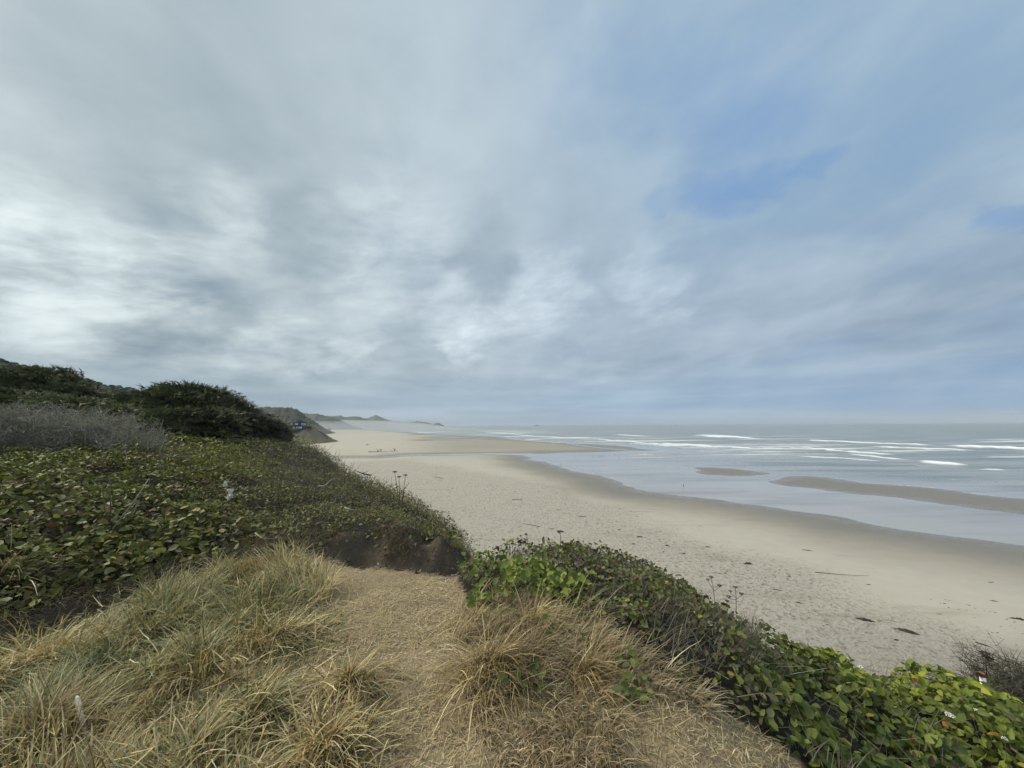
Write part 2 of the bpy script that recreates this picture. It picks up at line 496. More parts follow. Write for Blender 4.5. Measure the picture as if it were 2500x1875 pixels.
link('ground', s.mesh('ground', True), M_SOIL, label='brown soil of the bluff top with its straw strewn path and washed out gully', cat='ground', kind='structure')

# ------------------------------------------------------------------ beach and sea
def L(pts): return np.array([onplane(a, b_, ZB)[:2] for a, b_ in pts])
c3 = lambda X, Y: (1000 + X / 2.765, 950 + Y / 2.765)
c4 = lambda X, Y: (1700 + X / 2.765, 1000 + Y / 2.765)
SHORE = [(820, 1046.5), (900, 1049), (984, 1055), (1075, 1062), (1202, 1066), (1268, 1075), (1383, 1082), (1450, 1085), (1530, 1090), (1597, 1099.5), (1540, 1101), (1450, 1104.5), (1362, 1106), (1300, 1107.5),
         (1284, 1112), (1300, 1120), (1325, 1128), (1362, 1142), (1398, 1150), (1440, 1158), (1488, 1168), (1524, 1181), (1579, 1199), (1651, 1209), (1700, 1214), (1845, 1233), (2025, 1258), (2206, 1293), (2500, 1333), (2900, 1400), (3400, 1480)]
LAND = np.concatenate([L(SHORE), np.array([(220, 10), (-9000, 0), (-9000, 9000), (-2200, 6000)])])
BARS = [L([(1651, 1139), (1700, 1137), (1740, 1138), (1772, 1141), (1820, 1148), (1860, 1156), (1827, 1160), (1780, 1160), (1736, 1157), (1700, 1148)]),
        L([(1908, 1177), (1935, 1166), (1975, 1165), (2018, 1168), (2098, 1181), (2260, 1192), (2387, 1210), (2500, 1220), (2800, 1255), (3300, 1310), (3300, 1345), (2800, 1295), (2500, 1252), (2333, 1234), (2181, 1213), (2062, 1200), (1989, 1192), (1931, 1186)])]
STREAM = L([(700, 1121), (780, 1119), (850, 1117), (930, 1117), (960, 1114), (1000, 1111), (1080, 1110), (1180, 1108), (1290, 1109)])
SWID = np.array([2, 2.5, 3, 3, 4, 7, 8, 9, 14.0])
CREEK = L([(1383, 1083), (1420, 1088), (1480, 1095), (1540, 1100), (1600, 1103)])
POOLS = [L([(1045, 1074.5), (1100, 1073), (1180, 1070.5), (1185, 1072), (1110, 1075), (1060, 1075.6)]), L([(1060, 1068.5), (1110, 1067.5), (1150, 1068), (1100, 1069.6)]), L([(1025, 1061), (1045, 1060.5), (1043, 1061.8)])]

dy = np.concatenate([np.arange(2.6, 20, .35), np.arange(20, 130, .7), np.arange(130, 330, 1.2), np.arange(330, 1500, 14)])
uu = np.concatenate([np.arange(-3.2, -1.5, .02), np.arange(-1.5, 1.5, .0038), np.arange(1.5, 3.2, .02)])
Yr = 26.0 * F / dy
BX = Yr[:, None] * uu[None, :]
BY = np.repeat(Yr[:, None], len(uu), 1)
def signed(poly, close=True):
    pl = np.concatenate([poly, poly[:1]]) if close else poly
    d = polydist(BX, BY, pl)
    return np.where(inpoly(BX, BY, poly), d, -d)
sd = signed(LAND)
wob = (fbm(BX * .03, BY * .06, 21) - .5) * 14 + (fbm(BX * .12, BY * .25, 22) - .5) * 5
sdl = sd + wob * sstep(30, 120, BY) * np.minimum(1, BY / 300)
for bp in BARS:
    sb = signed(bp) + (fbm(BX * .05, BY * .14, 25) - .5) * 9 + 2.5
    sdl = np.maximum(sdl, np.minimum(sb * 1.0, 9))
ds, sw = polydist(BX, BY, STREAM, SWID)
near_sd = sdl
sdl = np.minimum(sdl, (ds - sw * (.45 + .5 * fbm(BX * .05, BY * .05, 26))) * 2.2 + 0 * sdl)
dc = polydist(BX, BY, CREEK)
sdl = np.minimum(sdl, np.maximum((dc - 3.0) * 2.0, -3))
for pp in POOLS:
    sdl = np.minimum(sdl, -signed(pp) * 1.0)
hb = np.clip(sdl * .018, -.4, 2.2) + sstep(20, 120, sdl) * .9
# how dry the sand is: from the height above the water line
dryl = sstep(4, 48, np.minimum(sd, sdl) + (fbm(BX * .025, BY * .025, 31) - .5) * 26)
dryl = dryl * (1 - .5 * sstep(250, 420, BY) * sstep(-.33, -.12, BX / BY))
# trodden part of the beach, by the bluff foot
line = L([(700, 1150), (1000, 1130), (1150, 1150), (1330, 1180), (1500, 1240), (1650, 1300), (1850, 1370), (2100, 1480), (2500, 1640), (3400, 1900)])
tp = np.concatenate([line, np.array([(30, 5), (-400, 5), (-700, 300)])])
trod = sstep(-8, 10, signed(tp) + (fbm(BX * .06, BY * .06, 33) - .5) * 20)
s = Soup()
s.add(np.stack([BX, BY, ZB + hb], -1).reshape(-1, 3), gridfaces(len(dy), len(uu)))
m, t, b = material('beach_sand')
ps = t.pos()
dry = t.attr('dry', True); trd = t.attr('trodden', True)
nz = t.noise(ps, .35, 5); nf = t.noise(ps, 1.5, 6, .68, .4); ng = t.noise(ps, 9, 3)
streak = t.noise(t.mapping(ps, (.05, .25, .1), (0, 0, .35)), 1.0, 5, .6)
dryc = t.mix(nz, rgb(.375, .348, .285), rgb(.45, .422, .355))
dryc = t.mix(t.rng(streak, .55, .8), dryc, rgb(.31, .28, .215))
pits = t.m('MULTIPLY', t.rng(nf, .52, .61), trd)
dryc = t.mix(t.m('MULTIPLY', pits, .75), dryc, rgb(.22, .185, .13))
wetc = t.mix(nz, rgb(.165, .15, .122), rgb(.20, .182, .15))
dd = t.rng(t.m('ADD', dry, t.m('MULTIPLY', t.m('SUBTRACT', nf, .5), .12)), 0.0, 1.0, smooth=False)
t.put(b.inputs['Base Color'], t.mix(dd, wetc, dryc))
film = t.attr('film', True)
film = t.m('MULTIPLY', film, t.rng(nz, .25, .7))
t.put(b.inputs['Roughness'], t.m('SUBTRACT', t.rng(dry, 0, .6, .5, .95), t.m('MULTIPLY', film, .40)))
t.put(b.inputs['Specular IOR Level'], t.m('ADD', t.rng(dry, 0, .5, .3, .1), t.m('MULTIPLY', film, .35)))
hgt = t.m('ADD', t.m('MULTIPLY', t.m('MULTIPLY', nf, trd), 1.0), t.m('MULTIPLY', ng, .12))
t.put(b.inputs['Normal'], t.bump(hgt, 1.0, .5))
link('beach', s.mesh('beach', True, {'dry': dryl, 'trodden': trod, 'film': 1 - sstep(0, 9, sdl)}), m, label='wide pale sandy beach darkening to damp sand by the water', cat='beach', kind='structure')

# sea: breakers and foam
FOAM = [([c4(0, 175), c4(130, 183), c4(270, 187), c4(460, 200)], 2.6, 1.0, .8), ([c4(685, 205), c4(800, 210), c4(900, 215), c4(1200, 228), c4(1500, 238), c4(1640, 243)], 1.5, .9, .5),
        ([c4(1150, 250), c4(1450, 265), c4(1700, 270), c4(1900, 276)], 1.8, .8, .5), ([c4(1680, 245), c4(1990, 255), c4(2212, 265), c4(2600, 285)], 2.6, 1.0, .8),
        ([c4(-300, 225), c4(0, 245), c4(230, 258), c4(420, 266), c4(640, 262), c4(830, 268), c4(1000, 285), c4(1200, 297), c4(1385, 305)], 2.0, .8, .3),
        ([c4(990, 298), c4(1200, 318), c4(1300, 330), c4(1470, 345)], 1.8, .8, .3), ([c4(1480, 348), c4(1600, 360), c4(1720, 370), c4(1860, 378)], 3.2, 1.0, .6),
        ([c4(640, 310), c4(900, 325), c4(1000, 332), c4(1300, 352)], 1.3, .8, .2), ([c4(1880, 405), c4(2000, 408), c4(2140, 412)], 1.6, .9, .3), ([c4(2180, 405), c4(2400, 412)], 2.2, .9, .3),
        ([c4(260, 275), c4(410, 287)], 1.3, .8, .2), ([c4(85, 265), c4(160, 268)], 1.0, .7, .1), ([c4(40, 320), c4(160, 330)], 1.0, .6, .1), ([c4(1300, 370), c4(1700, 385), c4(1900, 400)], .9, .5, .1),
        ([c3(1530, 300), c3(1640, 303)], 2.0, .9, .7), ([c3(1330, 305), c3(1500, 315), c3(1700, 320)], 1.6, .8, .4), ([c3(1890, 318), c3(2000, 312), c3(2212, 322)], 2.4, 1.0, .7),
        ([c3(1050, 285), c3(1110, 288)], 1.6, .8, .5), ([c3(440, 285), c3(660, 298), c3(740, 310), c3(860, 318), c3(1060, 330), c3(1180, 330), c3(1260, 332)], 1.6, .7, .2),
        ([c3(1180, 328), c3(1350, 345), c3(1500, 355), c3(1700, 375), c3(1900, 385), c3(2212, 400)], 1.8, .75, .2), ([c3(740, 345), c3(860, 350), c3(1000, 360), c3(1200, 362)], 1.0, .5, .0),
        ([c3(200, 272), c3(340, 268)], 1.0, .6, .2), ([c3(300, 280), c3(450, 288)], 1.0, .6, .2), ([c3(300, 300), c3(560, 312), c3(700, 325)], 1.2, .55, .1), ([c3(1900, 410), c3(2050, 425)], .8, .5, .1), ([c3(2000, 440), c3(2100, 470)], .7, .45, .1),
        ([(1000, 1043), (1100, 1046), (1200, 1050)], .9, .5, .1), ([(900, 1044), (1010, 1048), (1080, 1052)], .9, .5, .1), ([c3(560, 318), c3(740, 340), c3(1060, 366), c3(1400, 368), c3(1640, 412)], .8, .5, 0),
        ([c4(640, 447), c4(900, 455), c4(1100, 490), c4(1550, 520), c4(1900, 570), c4(2212, 598)], .7, .35, 0), ([c4(0, 345), c4(300, 365), c4(600, 390)], .6, .3, 0), ([c4(700, 400), c4(1200, 425), c4(1700, 470), c4(2212, 500)], .7, .25, 0)]
foam = np.zeros(BX.shape); swell = np.zeros(BX.shape)
pxr = dy[:, None] * np.ones((1, len(uu)))
for pts, th, inten, hh in FOAM:
    W = L(pts)
    pu = W[:, 0] / W[:, 1]; pd = 26.0 * F / W[:, 1]
    o = np.argsort(pu); pu = pu[o]; pd = pd[o]
    c = np.interp(uu, pu, pd)
    c = c + (fbm(uu * 40, uu * 0 + th, 41, 3) - .5) * 2.4
    w_in = sstep(-.02, .06, uu - pu[0]) * sstep(-.02, .06, pu[-1] - uu)
    # fraction of width varies along the crest
    ww = th * .72 * (.5 + .8 * fbm(uu * 18, uu * 0 + th * 3.1, 43, 3))
    q = (pxr - c[None, :]) / ww[None, :]
    f = np.where(q < 0, np.exp(-(q * 1.6) ** 2), .75 * np.exp(-(np.abs(q) / 1.0) ** 1.6) + .25 * np.exp(-np.abs(q) / 2.6)) * w_in[None, :] * inten
    foam = np.maximum(foam, f)
    q2 = (pxr - c[None, :] + ww[None, :] * .2) / np.maximum(ww[None, :], 1.4)
    swell = swell + hh * np.exp(-q2 ** 2) * w_in[None, :]
surf = sstep(24, 34, pxr) * (1 - sstep(80, 120, pxr)) * (sd < -40) * sstep(-.1, .2, BX / BY)
ln = fbm(np.log(pxr) * 26 + (uu * 1.2)[None, :], (uu * 3.0)[None, :] + pxr * .0, 47, 3)
foam = np.maximum(foam, surf * .52 * sstep(.53, .73, ln))
farf = sstep(8, 16, pxr) * (1 - sstep(40, 60, pxr)) * (sd < -20) * (1 - sstep(.0, .4, BX / BY))
ln2 = fbm(np.log(pxr) * 22 + (uu * 1.5)[None, :], (uu * 4.0)[None, :] + pxr * .0, 49, 3)
foam = np.maximum(foam, farf * .6 * sstep(.55, .72, ln2))
swell = np.minimum(swell + .35 * surf * sstep(.5, .7, ln), 1.0) * 2.0
swell += (fbm(BX * .012, BY * .05, 45) - .5) * .9 * sstep(300, 600, BY) * (sd < -60)
lag = sstep(-150, -60, sd) * sstep(700, 350, BY)
s = Soup()
s.add(np.stack([BX, BY, ZB + swell], -1).reshape(-1, 3), gridfaces(len(dy), len(uu)))
m, t, b = material('sea_water')
ps = t.pos()
fo = t.attr('foam', True); lg = t.attr('shallow', True)
rip = t.noise(t.mapping(ps, (.10, .32, 1), (0, 0, .12)), 1.0, 6, .6)
rip2 = t.noise(t.mapping(ps, (.012, .07, 1), (0, 0, .10)), 1.0, 5, .6)
bas = t.mix(t.rng(rip2, .35, .68), rgb(.14, .165, .17), rgb(.29, .31, .30))
sh = t.noise(t.mapping(ps, (.015, .10, 1), (0, 0, .2)), 1.0, 6, .62)
bas = t.mix(lg, bas, t.mix(t.rng(sh, .42, .70), rgb(.335, .33, .32), rgb(.235, .23, .215)))
fn = t.noise(t.mapping(ps, (.08, .25, 1), (0, 0, .1)), 1.0, 6, .7)
fm = t.rng(t.m('ADD', fo, t.m('MULTIPLY', t.m('SUBTRACT', fn, .5), .8)), .08, .75)
fm = t.m('MULTIPLY', fm, t.rng(fo, .02, .12))
t.put(b.inputs['Base Color'], t.mix(fm, bas, rgb(.74, .77, .77)))
rg = t.m('ADD', t.m('MULTIPLY', t.m('SUBTRACT', 1.0, lg), .16), .12)
t.put(b.inputs['Roughness'], t.m('ADD', rg, t.m('MULTIPLY', fm, .6), clamp=True))
b.inputs['IOR'].default_value = 1.33
bm = t.n('ShaderNodeBump'); t.put(bm.inputs['Height'], rip); bm.inputs['Distance'].default_value = .5
t.put(bm.inputs['Strength'], t.m('ADD', t.m('MULTIPLY', t.m('SUBTRACT', 1.0, lg), .45), .03))
t.put(b.inputs['Normal'], bm.outputs[0])
link('sea', s.mesh('sea', True, {'foam': foam, 'shallow': lag}), m, label='grey green sea with white breakers and a shallow mirror of water on the sand', cat='sea', kind='structure')

# ------------------------------------------------------------------ hills and headland
def ridge(name, prof, Y, front, back, mat, rough, label, lip=.12, seed=0, n=160, cat='hill', shape=1.4, kind='structure', grad=None):
    prof = np.array(prof, float)
    px = np.linspace(prof[0, 0], prof[-1, 0], n)
    py = np.interp(px, prof[:, 0], prof[:, 1])
    W = np.array([P(a, c, Y) for a, c in zip(px, py)])
    T = np.concatenate([-np.linspace(1, 0, 26)[:-1], np.linspace(0, 1, 12)])
    zb = ZB - 2
    V = np.zeros((len(T), n, 3))
    for i, tt in enumerate(T):
        k = 1 - sstep(0, 1, abs(tt) ** (1 / shape))
        yy = Y + (tt * front if tt < 0 else tt * back)
        V[i, :, 0] = W[:, 0] * (1 + 0.5 * (yy - Y) / Y); V[i, :, 1] = yy
        V[i, :, 2] = zb + np.maximum(W[:, 2] - zb, 0) * k
    hgt = V[:, :, 2] - zb
    sc = 1.0 / (rough * 6)
    nn = (fbm(V[:, :, 0] * sc, V[:, :, 1] * sc, 51 + seed, 5) - .5) * 2
    gul = (fbm(V[:, :, 0] * sc * 1.2, V[:, :, 1] * sc * .25, 57 + seed, 4) - .5) * 2
    am = np.minimum(hgt * .35, rough) * (np.abs(T)[:, None] > 1e-6)
    V[:, :, 2] += nn * am
    V[:, :, 1] += gul * am * 1.5
    # tufted skyline
    V[:, :, 2] += (vnoise(np.arange(n)[None, :] * .9 + 0 * V[:, :, 0], np.arange(len(T))[:, None] * 1.0 + 0 * V[:, :, 0], 60 + seed) - .5) * np.minimum(hgt * .2, rough * .55)
    s = Soup(); s.add(V.reshape(-1, 3), gridfaces(len(T), n))
    return link(name, s.mesh(name, True), mat, label=label, cat=cat, kind=kind)

def m_hill(name, veg0, veg1, cl0, cl1, zc, sl, scale):
    m, t, b = material(name)
    g = t.n('ShaderNodeNewGeometry')
    sx = t.n('ShaderNodeSeparateXYZ'); t.put(sx.inputs[0], g.outputs['Normal'])
    n1 = t.noise(g.outputs['Position'], scale, 6, .62); n2 = t.noise(g.outputs['Position'], scale * 5, 4)
    st = t.noise(t.mapping(g.outputs['Position'], (scale * 3, scale * 3, scale * 14)), 1.0, 4)
    v = t.mix(n1, rgb(*veg0), rgb(*veg1)); v = t.mix(t.rng(n2, .45, .7), v, rgb(*[c * .6 for c in veg0]))
    c = t.mix(st, rgb(*cl0), rgb(*cl1))
    f = t.rng(t.m('ADD', sx.outputs[2], t.m('MULTIPLY', t.m('SUBTRACT', n1, .5), .5)), sl - .12, sl + .12)
    t.put(b.inputs['Base Color'], t.mix(f, c, v))
    b.inputs['Roughness'].default_value = .95; b.inputs['Specular IOR Level'].default_value = .05
    t.put(b.inputs['Normal'], t.bump(n2, .6, 2.0))
    return m
MH1 = m_hill('house_bluff_ground', (.10, .105, .045), (.19, .175, .085), (.13, .11, .09), (.27, .23, .185), 0, .86, .09)
MH2 = m_hill('wooded_hill_ground', (.05, .06, .045), (.12, .13, .085), (.16, .14, .11), (.22, .20, .16), 0, .55, .02)
MH3 = m_hill('far_hill_ground', (.07, .085, .07), (.13, .15, .11), (.22, .19, .15), (.28, .25, .2), 0, .6, .006)
MH4 = m_hill('headland_ground', (.08, .095, .075), (.14, .155, .11), (.20, .165, .15), (.26, .22, .2), 0, .6, .004)
ridge('bluff', [(300, 1040), (560, 1044), (680, 1049.5), (735, 1046.5), (752, 1040), (766, 1041), (776, 1049), (790, 1060), (803, 1070), (817, 1080), (830, 1090)], 520, 85, 120, MH1, 5.0, 'grassy bluff with a bare brown sea cliff under the dark blue house', n=220, shape=1.25, seed=1, cat='bluff')
ridge('wooded_hill', [(420, 1040), (560, 1004), (620, 996), (652, 993), (690, 997), (705, 996), (722, 1000), (736, 1007), (745, 1018), (757, 1022), (775, 1036), (788, 1050), (800, 1056)], 1000, 160, 300, MH2, 9.0, 'grey green wooded hill rising behind the dark blue house', n=200, seed=2)
ridge('hill', [(560, 1030), (640, 1002), (700, 1003), (752, 1010), (775, 1010), (795, 1016), (815, 1019), (835, 1028), (850, 1036), (880, 1049)], 2100, 260, 500, MH3, 10.0, 'first hazy hill sloping down to the beach past the wooded hill', n=160, seed=3)
ridge('hill', [(700, 1020), (760, 1010), (800, 1017), (812, 1016), (832, 1014.5), (841, 1018), (870, 1016.5), (880, 1018), (893, 1022.5), (930, 1034), (940, 1040)], 3400, 300, 600, MH3, 12.0, 'low double humped hill in the mist before the headland', n=160, seed=4)
ridge('headland', [(780, 1030), (840, 1022), (880, 1021), (897, 1021.5), (906, 1017), (917, 1012.8), (926, 1016), (940, 1023), (955, 1027), (972, 1028.5), (978, 1030.5), (1000, 1029.5), (1030, 1029.5), (1046, 1032), (1053, 1034.5), (1058, 1037.5)], 5200, 300, 500, MH4, 10.0, 'long faint headland with a pointed hill running out to sea', n=200, seed=5, cat='headland')
ridge('sea_stack', [(1055, 1038), (1059, 1034), (1068, 1032.3), (1073, 1033), (1077, 1036), (1084, 1038)], 5250, 60, 80, MH4, 6.0, 'dark rock stack off the tip of the headland', n=40, seed=6, cat='rock', kind='thing')
ridge('sea_rock', [(1303, 1039.5), (1307, 1037.6), (1311, 1037.2), (1315, 1038), (1319, 1039.5)], 5000, 30, 40, MH4, 3.0, 'lone low dark rock out in the sea near the horizon', n=24, seed=7, cat='rock', kind='thing')
ridge('beach_rock', [(797, 1050), (800.5, 1046.2), (804, 1044.5), (806.5, 1045), (808, 1050)], 1500, 10, 14, MH2, 2.0, 'lone grey rock standing on the misty far beach by the hills', n=24, seed=8, cat='rock', kind='thing')
M_WSL = m_plain('wood_floor', (.04, .05, .03), .9, .05, .3, .3)
# dark wooded slope behind the spruces: one distant mass of tree crowns
WSL = ridge('hillside', [(-500, 862), (-200, 872), (0, 900), (60, 912), (130, 922), (200, 942), (260, 955), (330, 968), (380, 982), (470, 1000), (560, 1024), (640, 1050), (700, 1070)], 165, 60, 120, M_WSL, 1.2, 'dark slope under the far wood behind the spruces', n=240, seed=9)

# ------------------------------------------------------------------ house on the bluff
YH = 505.0
hc = P(732, 1047, YH)
zpk, zev, zm, zl = [P(732, q, YH)[2] for q in (1026.6, 1031.8, 1041.3, 1048)]
house = empty('house', (hc[0], hc[1], 0), 'dark blue gabled house with white window frames on the bluff edge', 'house', rz=math.atan2(-hc[0], hc[1]))
M_NAVY = m_plain('navy_boards', (.018, .035, .06), .6, .3, .2, 1.0)
M_TRIM = m_plain('white_trim', (.78, .80, .80), .5)
M_GLASS = m_plain('window_glass', (.02, .025, .03), .08, .6)
M_ROOF = m_plain('roof_felt', (.03, .035, .042), .85, .2, .2, 1.0)
hw = 8.2
s = Soup()
def gable(s, x0, x1, y0, y1, z0, ze, zp):
    xm = (x0 + x1) / 2
    V = [(x0, y0, z0), (x1, y0, z0), (x1, y0, ze), (xm, y0, zp), (x0, y0, ze), (x0, y1, z0), (x1, y1, z0), (x1, y1, ze), (xm, y1, zp), (x0, y1, ze)]
    s.add(V, [(0, 5, 9, 4), (1, 2, 7, 6), (2, 3, 8, 7), (3, 4, 9, 8)], [(0, 1, 2), (0, 2, 3), (0, 3, 4), (5, 7, 6), (5, 8, 7), (5, 9, 8)])
gable(s, -hw, hw, 0, 14, zm - .2, zev - .1, zpk - .35)
box(s, -hw + 2.5, hw - 3.0, .6, 13.5, zl - 2.5, zm - .2)
box(s, -hw - 5.2, -hw, 2.2, 12, zl - 2.5, zev - .25)
link('wall', s.mesh('wall'), M_NAVY, house)
s = Soup()
for sg in (-1, 1):
    x1 = sg * (hw + .7)
    ze = zev - .1 - .7 * (zpk - zev) / hw
    V = []
    for yy in (-.8, 14.6):
        V += [(0, yy, zpk), (x1, yy, ze), (x1, yy, ze - .35), (0, yy, zpk - .35)]
    s.add(V, [(0, 1, 2, 3), (4, 7, 6, 5), (0, 4, 5, 1), (2, 6, 7, 3), (1, 5, 6, 2)])
V = [(-hw - 5.8, 1.5, zev - .3), (-hw, 1.5, zev + .15), (-hw, 12.5, zev + .15), (-hw - 5.8, 12.5, zev - .3)]
V += [(a, c_, z_ - .3) for a, c_, z_ in V]
s.add(V, [(0, 1, 2, 3), (4, 7, 6, 5), (0, 4, 5, 1), (0, 3, 7, 4), (3, 2, 6, 7)])
roof = link('roof', s.mesh('roof'), M_ROOF, house)
s = Soup(); box(s, 6.3, 6.75, 3, 3.45, zev, zpk + .6); box(s, 6.15, 6.9, 2.85, 3.6, zpk + .55, zpk + .8)
link('chimney', s.mesh('chimney'), M_ROOF, roof)
def window(x0, x1, z0, z1, y, bars):
    s = Soup(); w = .38
    box(s, x0, x1, y - .12, y + .1, z1 - w, z1); box(s, x0, x1, y - .12, y + .1, z0, z0 + w)
    for xx in [x0 + k * (x1 - x0 - w) / bars for k in range(bars + 1)]:
        box(s, xx, xx + w, y - .10, y + .08, z0 + w, z1 - w)
    f = link('window', s.mesh('window'), M_TRIM, house)
    s = Soup(); box(s, x0 + .05, x1 - .05, y - .03, y + .03, z0 + .05, z1 - .05)
    link('pane', s.mesh('pane'), M_GLASS, f)
zz = lambda q: P(732, q, YH)[2]
window(-5.6, -2.6, zz(1037.2), zz(1032.8), -.02, 1)
s = Soup(); box(s, -5.4, -2.8, -.2, -.16, zz(1037), zz(1035.2)); link('window_blind', s.mesh('window_blind'), M_TRIM, house)
window(1.6, 6.9, zz(1038), zz(1033.2), -.02, 3)
window(-hw - 2.2, -hw - .2, zz(1038.2), zz(1033.2), 2.16, 1)
s = Soup(); box(s, -hw - 2.0, -hw - .4, 2.0, 2.04, zz(1038), zz(1033.4)); link('window_blind', s.mesh('window_blind'), M_TRIM, house)
window(-4.4, 2.4, zz(1045.6), zz(1042), .56, 5)
s = Soup(); box(s, -1.0, 2.2, .38, .42, zz(1045.4), zz(1043)); link('window_blind', s.mesh('window_blind'), M_TRIM, house)
s = Soup(); box(s, hw, hw + 5.5, 0, 6, zm - 1.3, zm - .9); box(s, hw + .2, hw + 5.4, -.1, .1, zm - .9, zm + .1)
for k in range(4): box(s, hw + .5 + k * 1.5, hw + .8 + k * 1.5, .2, .5, zm - 5, zm - 1.3)
link('deck', s.mesh('deck'), M_ROOF, house)

# lighthouse and keeper's house on the headland
lp = P(1032.5, 1030.5, 5150)
lh = empty('lighthouse', lp, 'tiny pale lighthouse tower standing on the faint headland', 'lighthouse')
s = Soup(); tube(s, [(0, 0, -6), (0, 0, 28)], [4.2, 2.9], 10); link('tower', s.mesh('tower', True), M_WHITE, lh)
s = Soup(); tube(s, [(0, 0, 28), (0, 0, 29)], [4.2, 4.2], 10); tube(s, [(0, 0, 29), (0, 0, 33)], [2.4, 2.4], 10); tube(s, [(0, 0, 33), (0, 0, 36)], [2.9, .2], 10)
link('lantern_room', s.mesh('lantern_room', True), M_ROOF, lh)
kp = P(1019, 1030, 5150)
kh = empty('keeper_house', kp, 'tiny building on the headland crest beside the lighthouse', 'building')
s = Soup(); gable(s, -11, 11, 0, 14, -6, 9, 10); link('wall', s.mesh('wall'), M_NAVY, kh)
s = Soup(); box(s, -4, 4, 3, 10, 9.8, 16); link('roof', s.mesh('roof'), M_ROOF, kh)

# ------------------------------------------------------------------ scatter helpers
def canopy(x, y):
    return (fbm(x * 2.4, y * 2.4, 71, 3) - .5) * .44 + (fbm(x * .5, y * .5, 73, 2) - .5) * .25

def sample(x0, x1, y0, y1, n, mask):
    x = rng.uniform(x0, x1, n); y = rng.uniform(y0, y1, n)
    k = mask(x, y)
    return x[k], y[k]

def frustum(x, y, mg=.6):
    return np.abs(x) < 1.42 * np.maximum(y, 0) + mg

def pal(n, cols, w):
    cols = np.array(cols); w = np.array(w, float); w /= w.sum()
    return cols[rng.choice(len(cols), n, p=w)] * rng.uniform(.75, 1.25, (n, 1))

def leaf_layer(s, x, y, size, col, depth, tilt=.75, off=0.0, bias=(0, 0, 0), wid=1.0):
    n = len(x)
    e = .05
    gx = (gz(x + e, y) - gz(x - e, y)) / (2 * e); gy = (gz(x, y + e) - gz(x, y - e)) / (2 * e)
    st = np.hypot(gx, gy); f = np.minimum(1, 1.3 / (st + 1e-6))
    N = np.stack([-gx * f, -gy * f, np.ones(n)], 1); N /= np.linalg.norm(N, axis=1)[:, None]
    up_ = N.copy()
    N = N + rng.normal(0, tilt * .6, (n, 3)) + np.array(bias)
    a = rng.uniform(0, 2 * np.pi, n)
    H = np.stack([np.cos(a), np.sin(a), rng.normal(.1, .35, n)], 1)
    p = np.stack([x, y, gz(x, y)], 1) + up_ * (off + canopy(x, y) + .16 - depth)[:, None]
    leaves(s, p - H * size[:, None] * .4, N, H, size, col, wid)

# ------------------------------------------------------------------ leafy cover on the bank beyond the gully
def bankmask(x, y):
    g, w = polydist(x, y, GULLY, GWID)
    ok = side_left(x, y) & ((g / w > 1.45) | (rng.uniform(0, 1, len(x)) < .30 + .7 * sstep(.8, 1.4, g / w))) & (g / w > np.where(x > -1.9, .76, .74)) & frustum(x, y, 1.2)
    i = inpoly(x, y, BLUFF); d = polydist(x, y, EDGE)
    return ok & (i | (d < .9))
s = Soup()
for (y0, y1, dens, sz) in [(.8, 4.5, 420, .125), (4.5, 7, 480, .115), (7, 10, 760, .088), (10, 15, 300, .10), (15, 22, 130, .13), (22, 34, 60, .17)]:
    x0 = -1.42 * y1 - 1.2; x1 = 1.5
    n = int((x1 - x0) * (y1 - y0) * dens)
    x, y = sample(x0, x1, y0, y1, n, bankmask)
    n = len(x)
    zone = fbm(x * .55, y * .55, 81, 3); zone2 = fbm(x * 1.6, y * 1.6, 82, 3)
    c = pal(n, [(.085, .098, .032), (.115, .128, .042), (.06, .072, .026), (.18, .20, .045), (.14, .105, .055), (.15, .15, .09), (.19, .15, .085)], [4, 4, 3, 1.6, .8, .7, .4])
    lush = sstep(.52, .62, zone)[:, None] * .6
    c = c * (1 - lush) + lush * pal(n, [(.13, .155, .032), (.17, .195, .04), (.085, .105, .026)], [2, 1, 2])
    px = 1250 + F * x / y
    yg = (sstep(8, 12, y) * sstep(-.90, -.80, x / y) * (1 - sstep(-.62, -.56, x / y)))[:, None] * (rng.uniform(0, 1, (n, 1)) < .65)
    c = c * (1 - yg) + yg * pal(n, [(.15, .17, .035), (.19, .19, .05), (.09, .11, .03)], [2, 1, 1])
    dead = (sstep(.60, .70, zone2) * (rng.uniform(0, 1, n) < .55))[:, None]
    c = c * (1 - dead) + dead * pal(n, [(.10, .075, .05), (.13, .105, .075), (.07, .05, .035)], [1, 1, 1])
    edge_b = (sstep(-.80, -.50, x / y + .25 * (zone - .5)) * sstep(5.2, 6.5, y) * (rng.uniform(0, 1, n) < .5))[:, None]
    c = c * (1 - edge_b) + edge_b * pal(n, [(.18, .165, .075), (.20, .165, .10), (.13, .15, .055), (.17, .19, .08), (.15, .10, .06)], [1, 1, 1.4, 1, .6])
    small = 1 - .48 * sstep(-.80, -.52, x / y) * sstep(5.2, 7, y)
    size = sz * rng.uniform(.4, 1.3, n) * small
    dep = rng.exponential(.095, n) - .05; dep = np.minimum(dep, .40)
    lip = np.where(polydist(x, y, GULLY) < 1.25, .10, 0)
    leaf_layer(s, x, y, size, c * np.array([[1.32, 1.26, 1.0]]), dep + lip, 1.0)
link('salal_thicket', s.mesh('salal_thicket', True), M_LEAF, label='dark green leathery salal leaves covering the bank beyond the gully', cat='ground cover', kind='stuff')

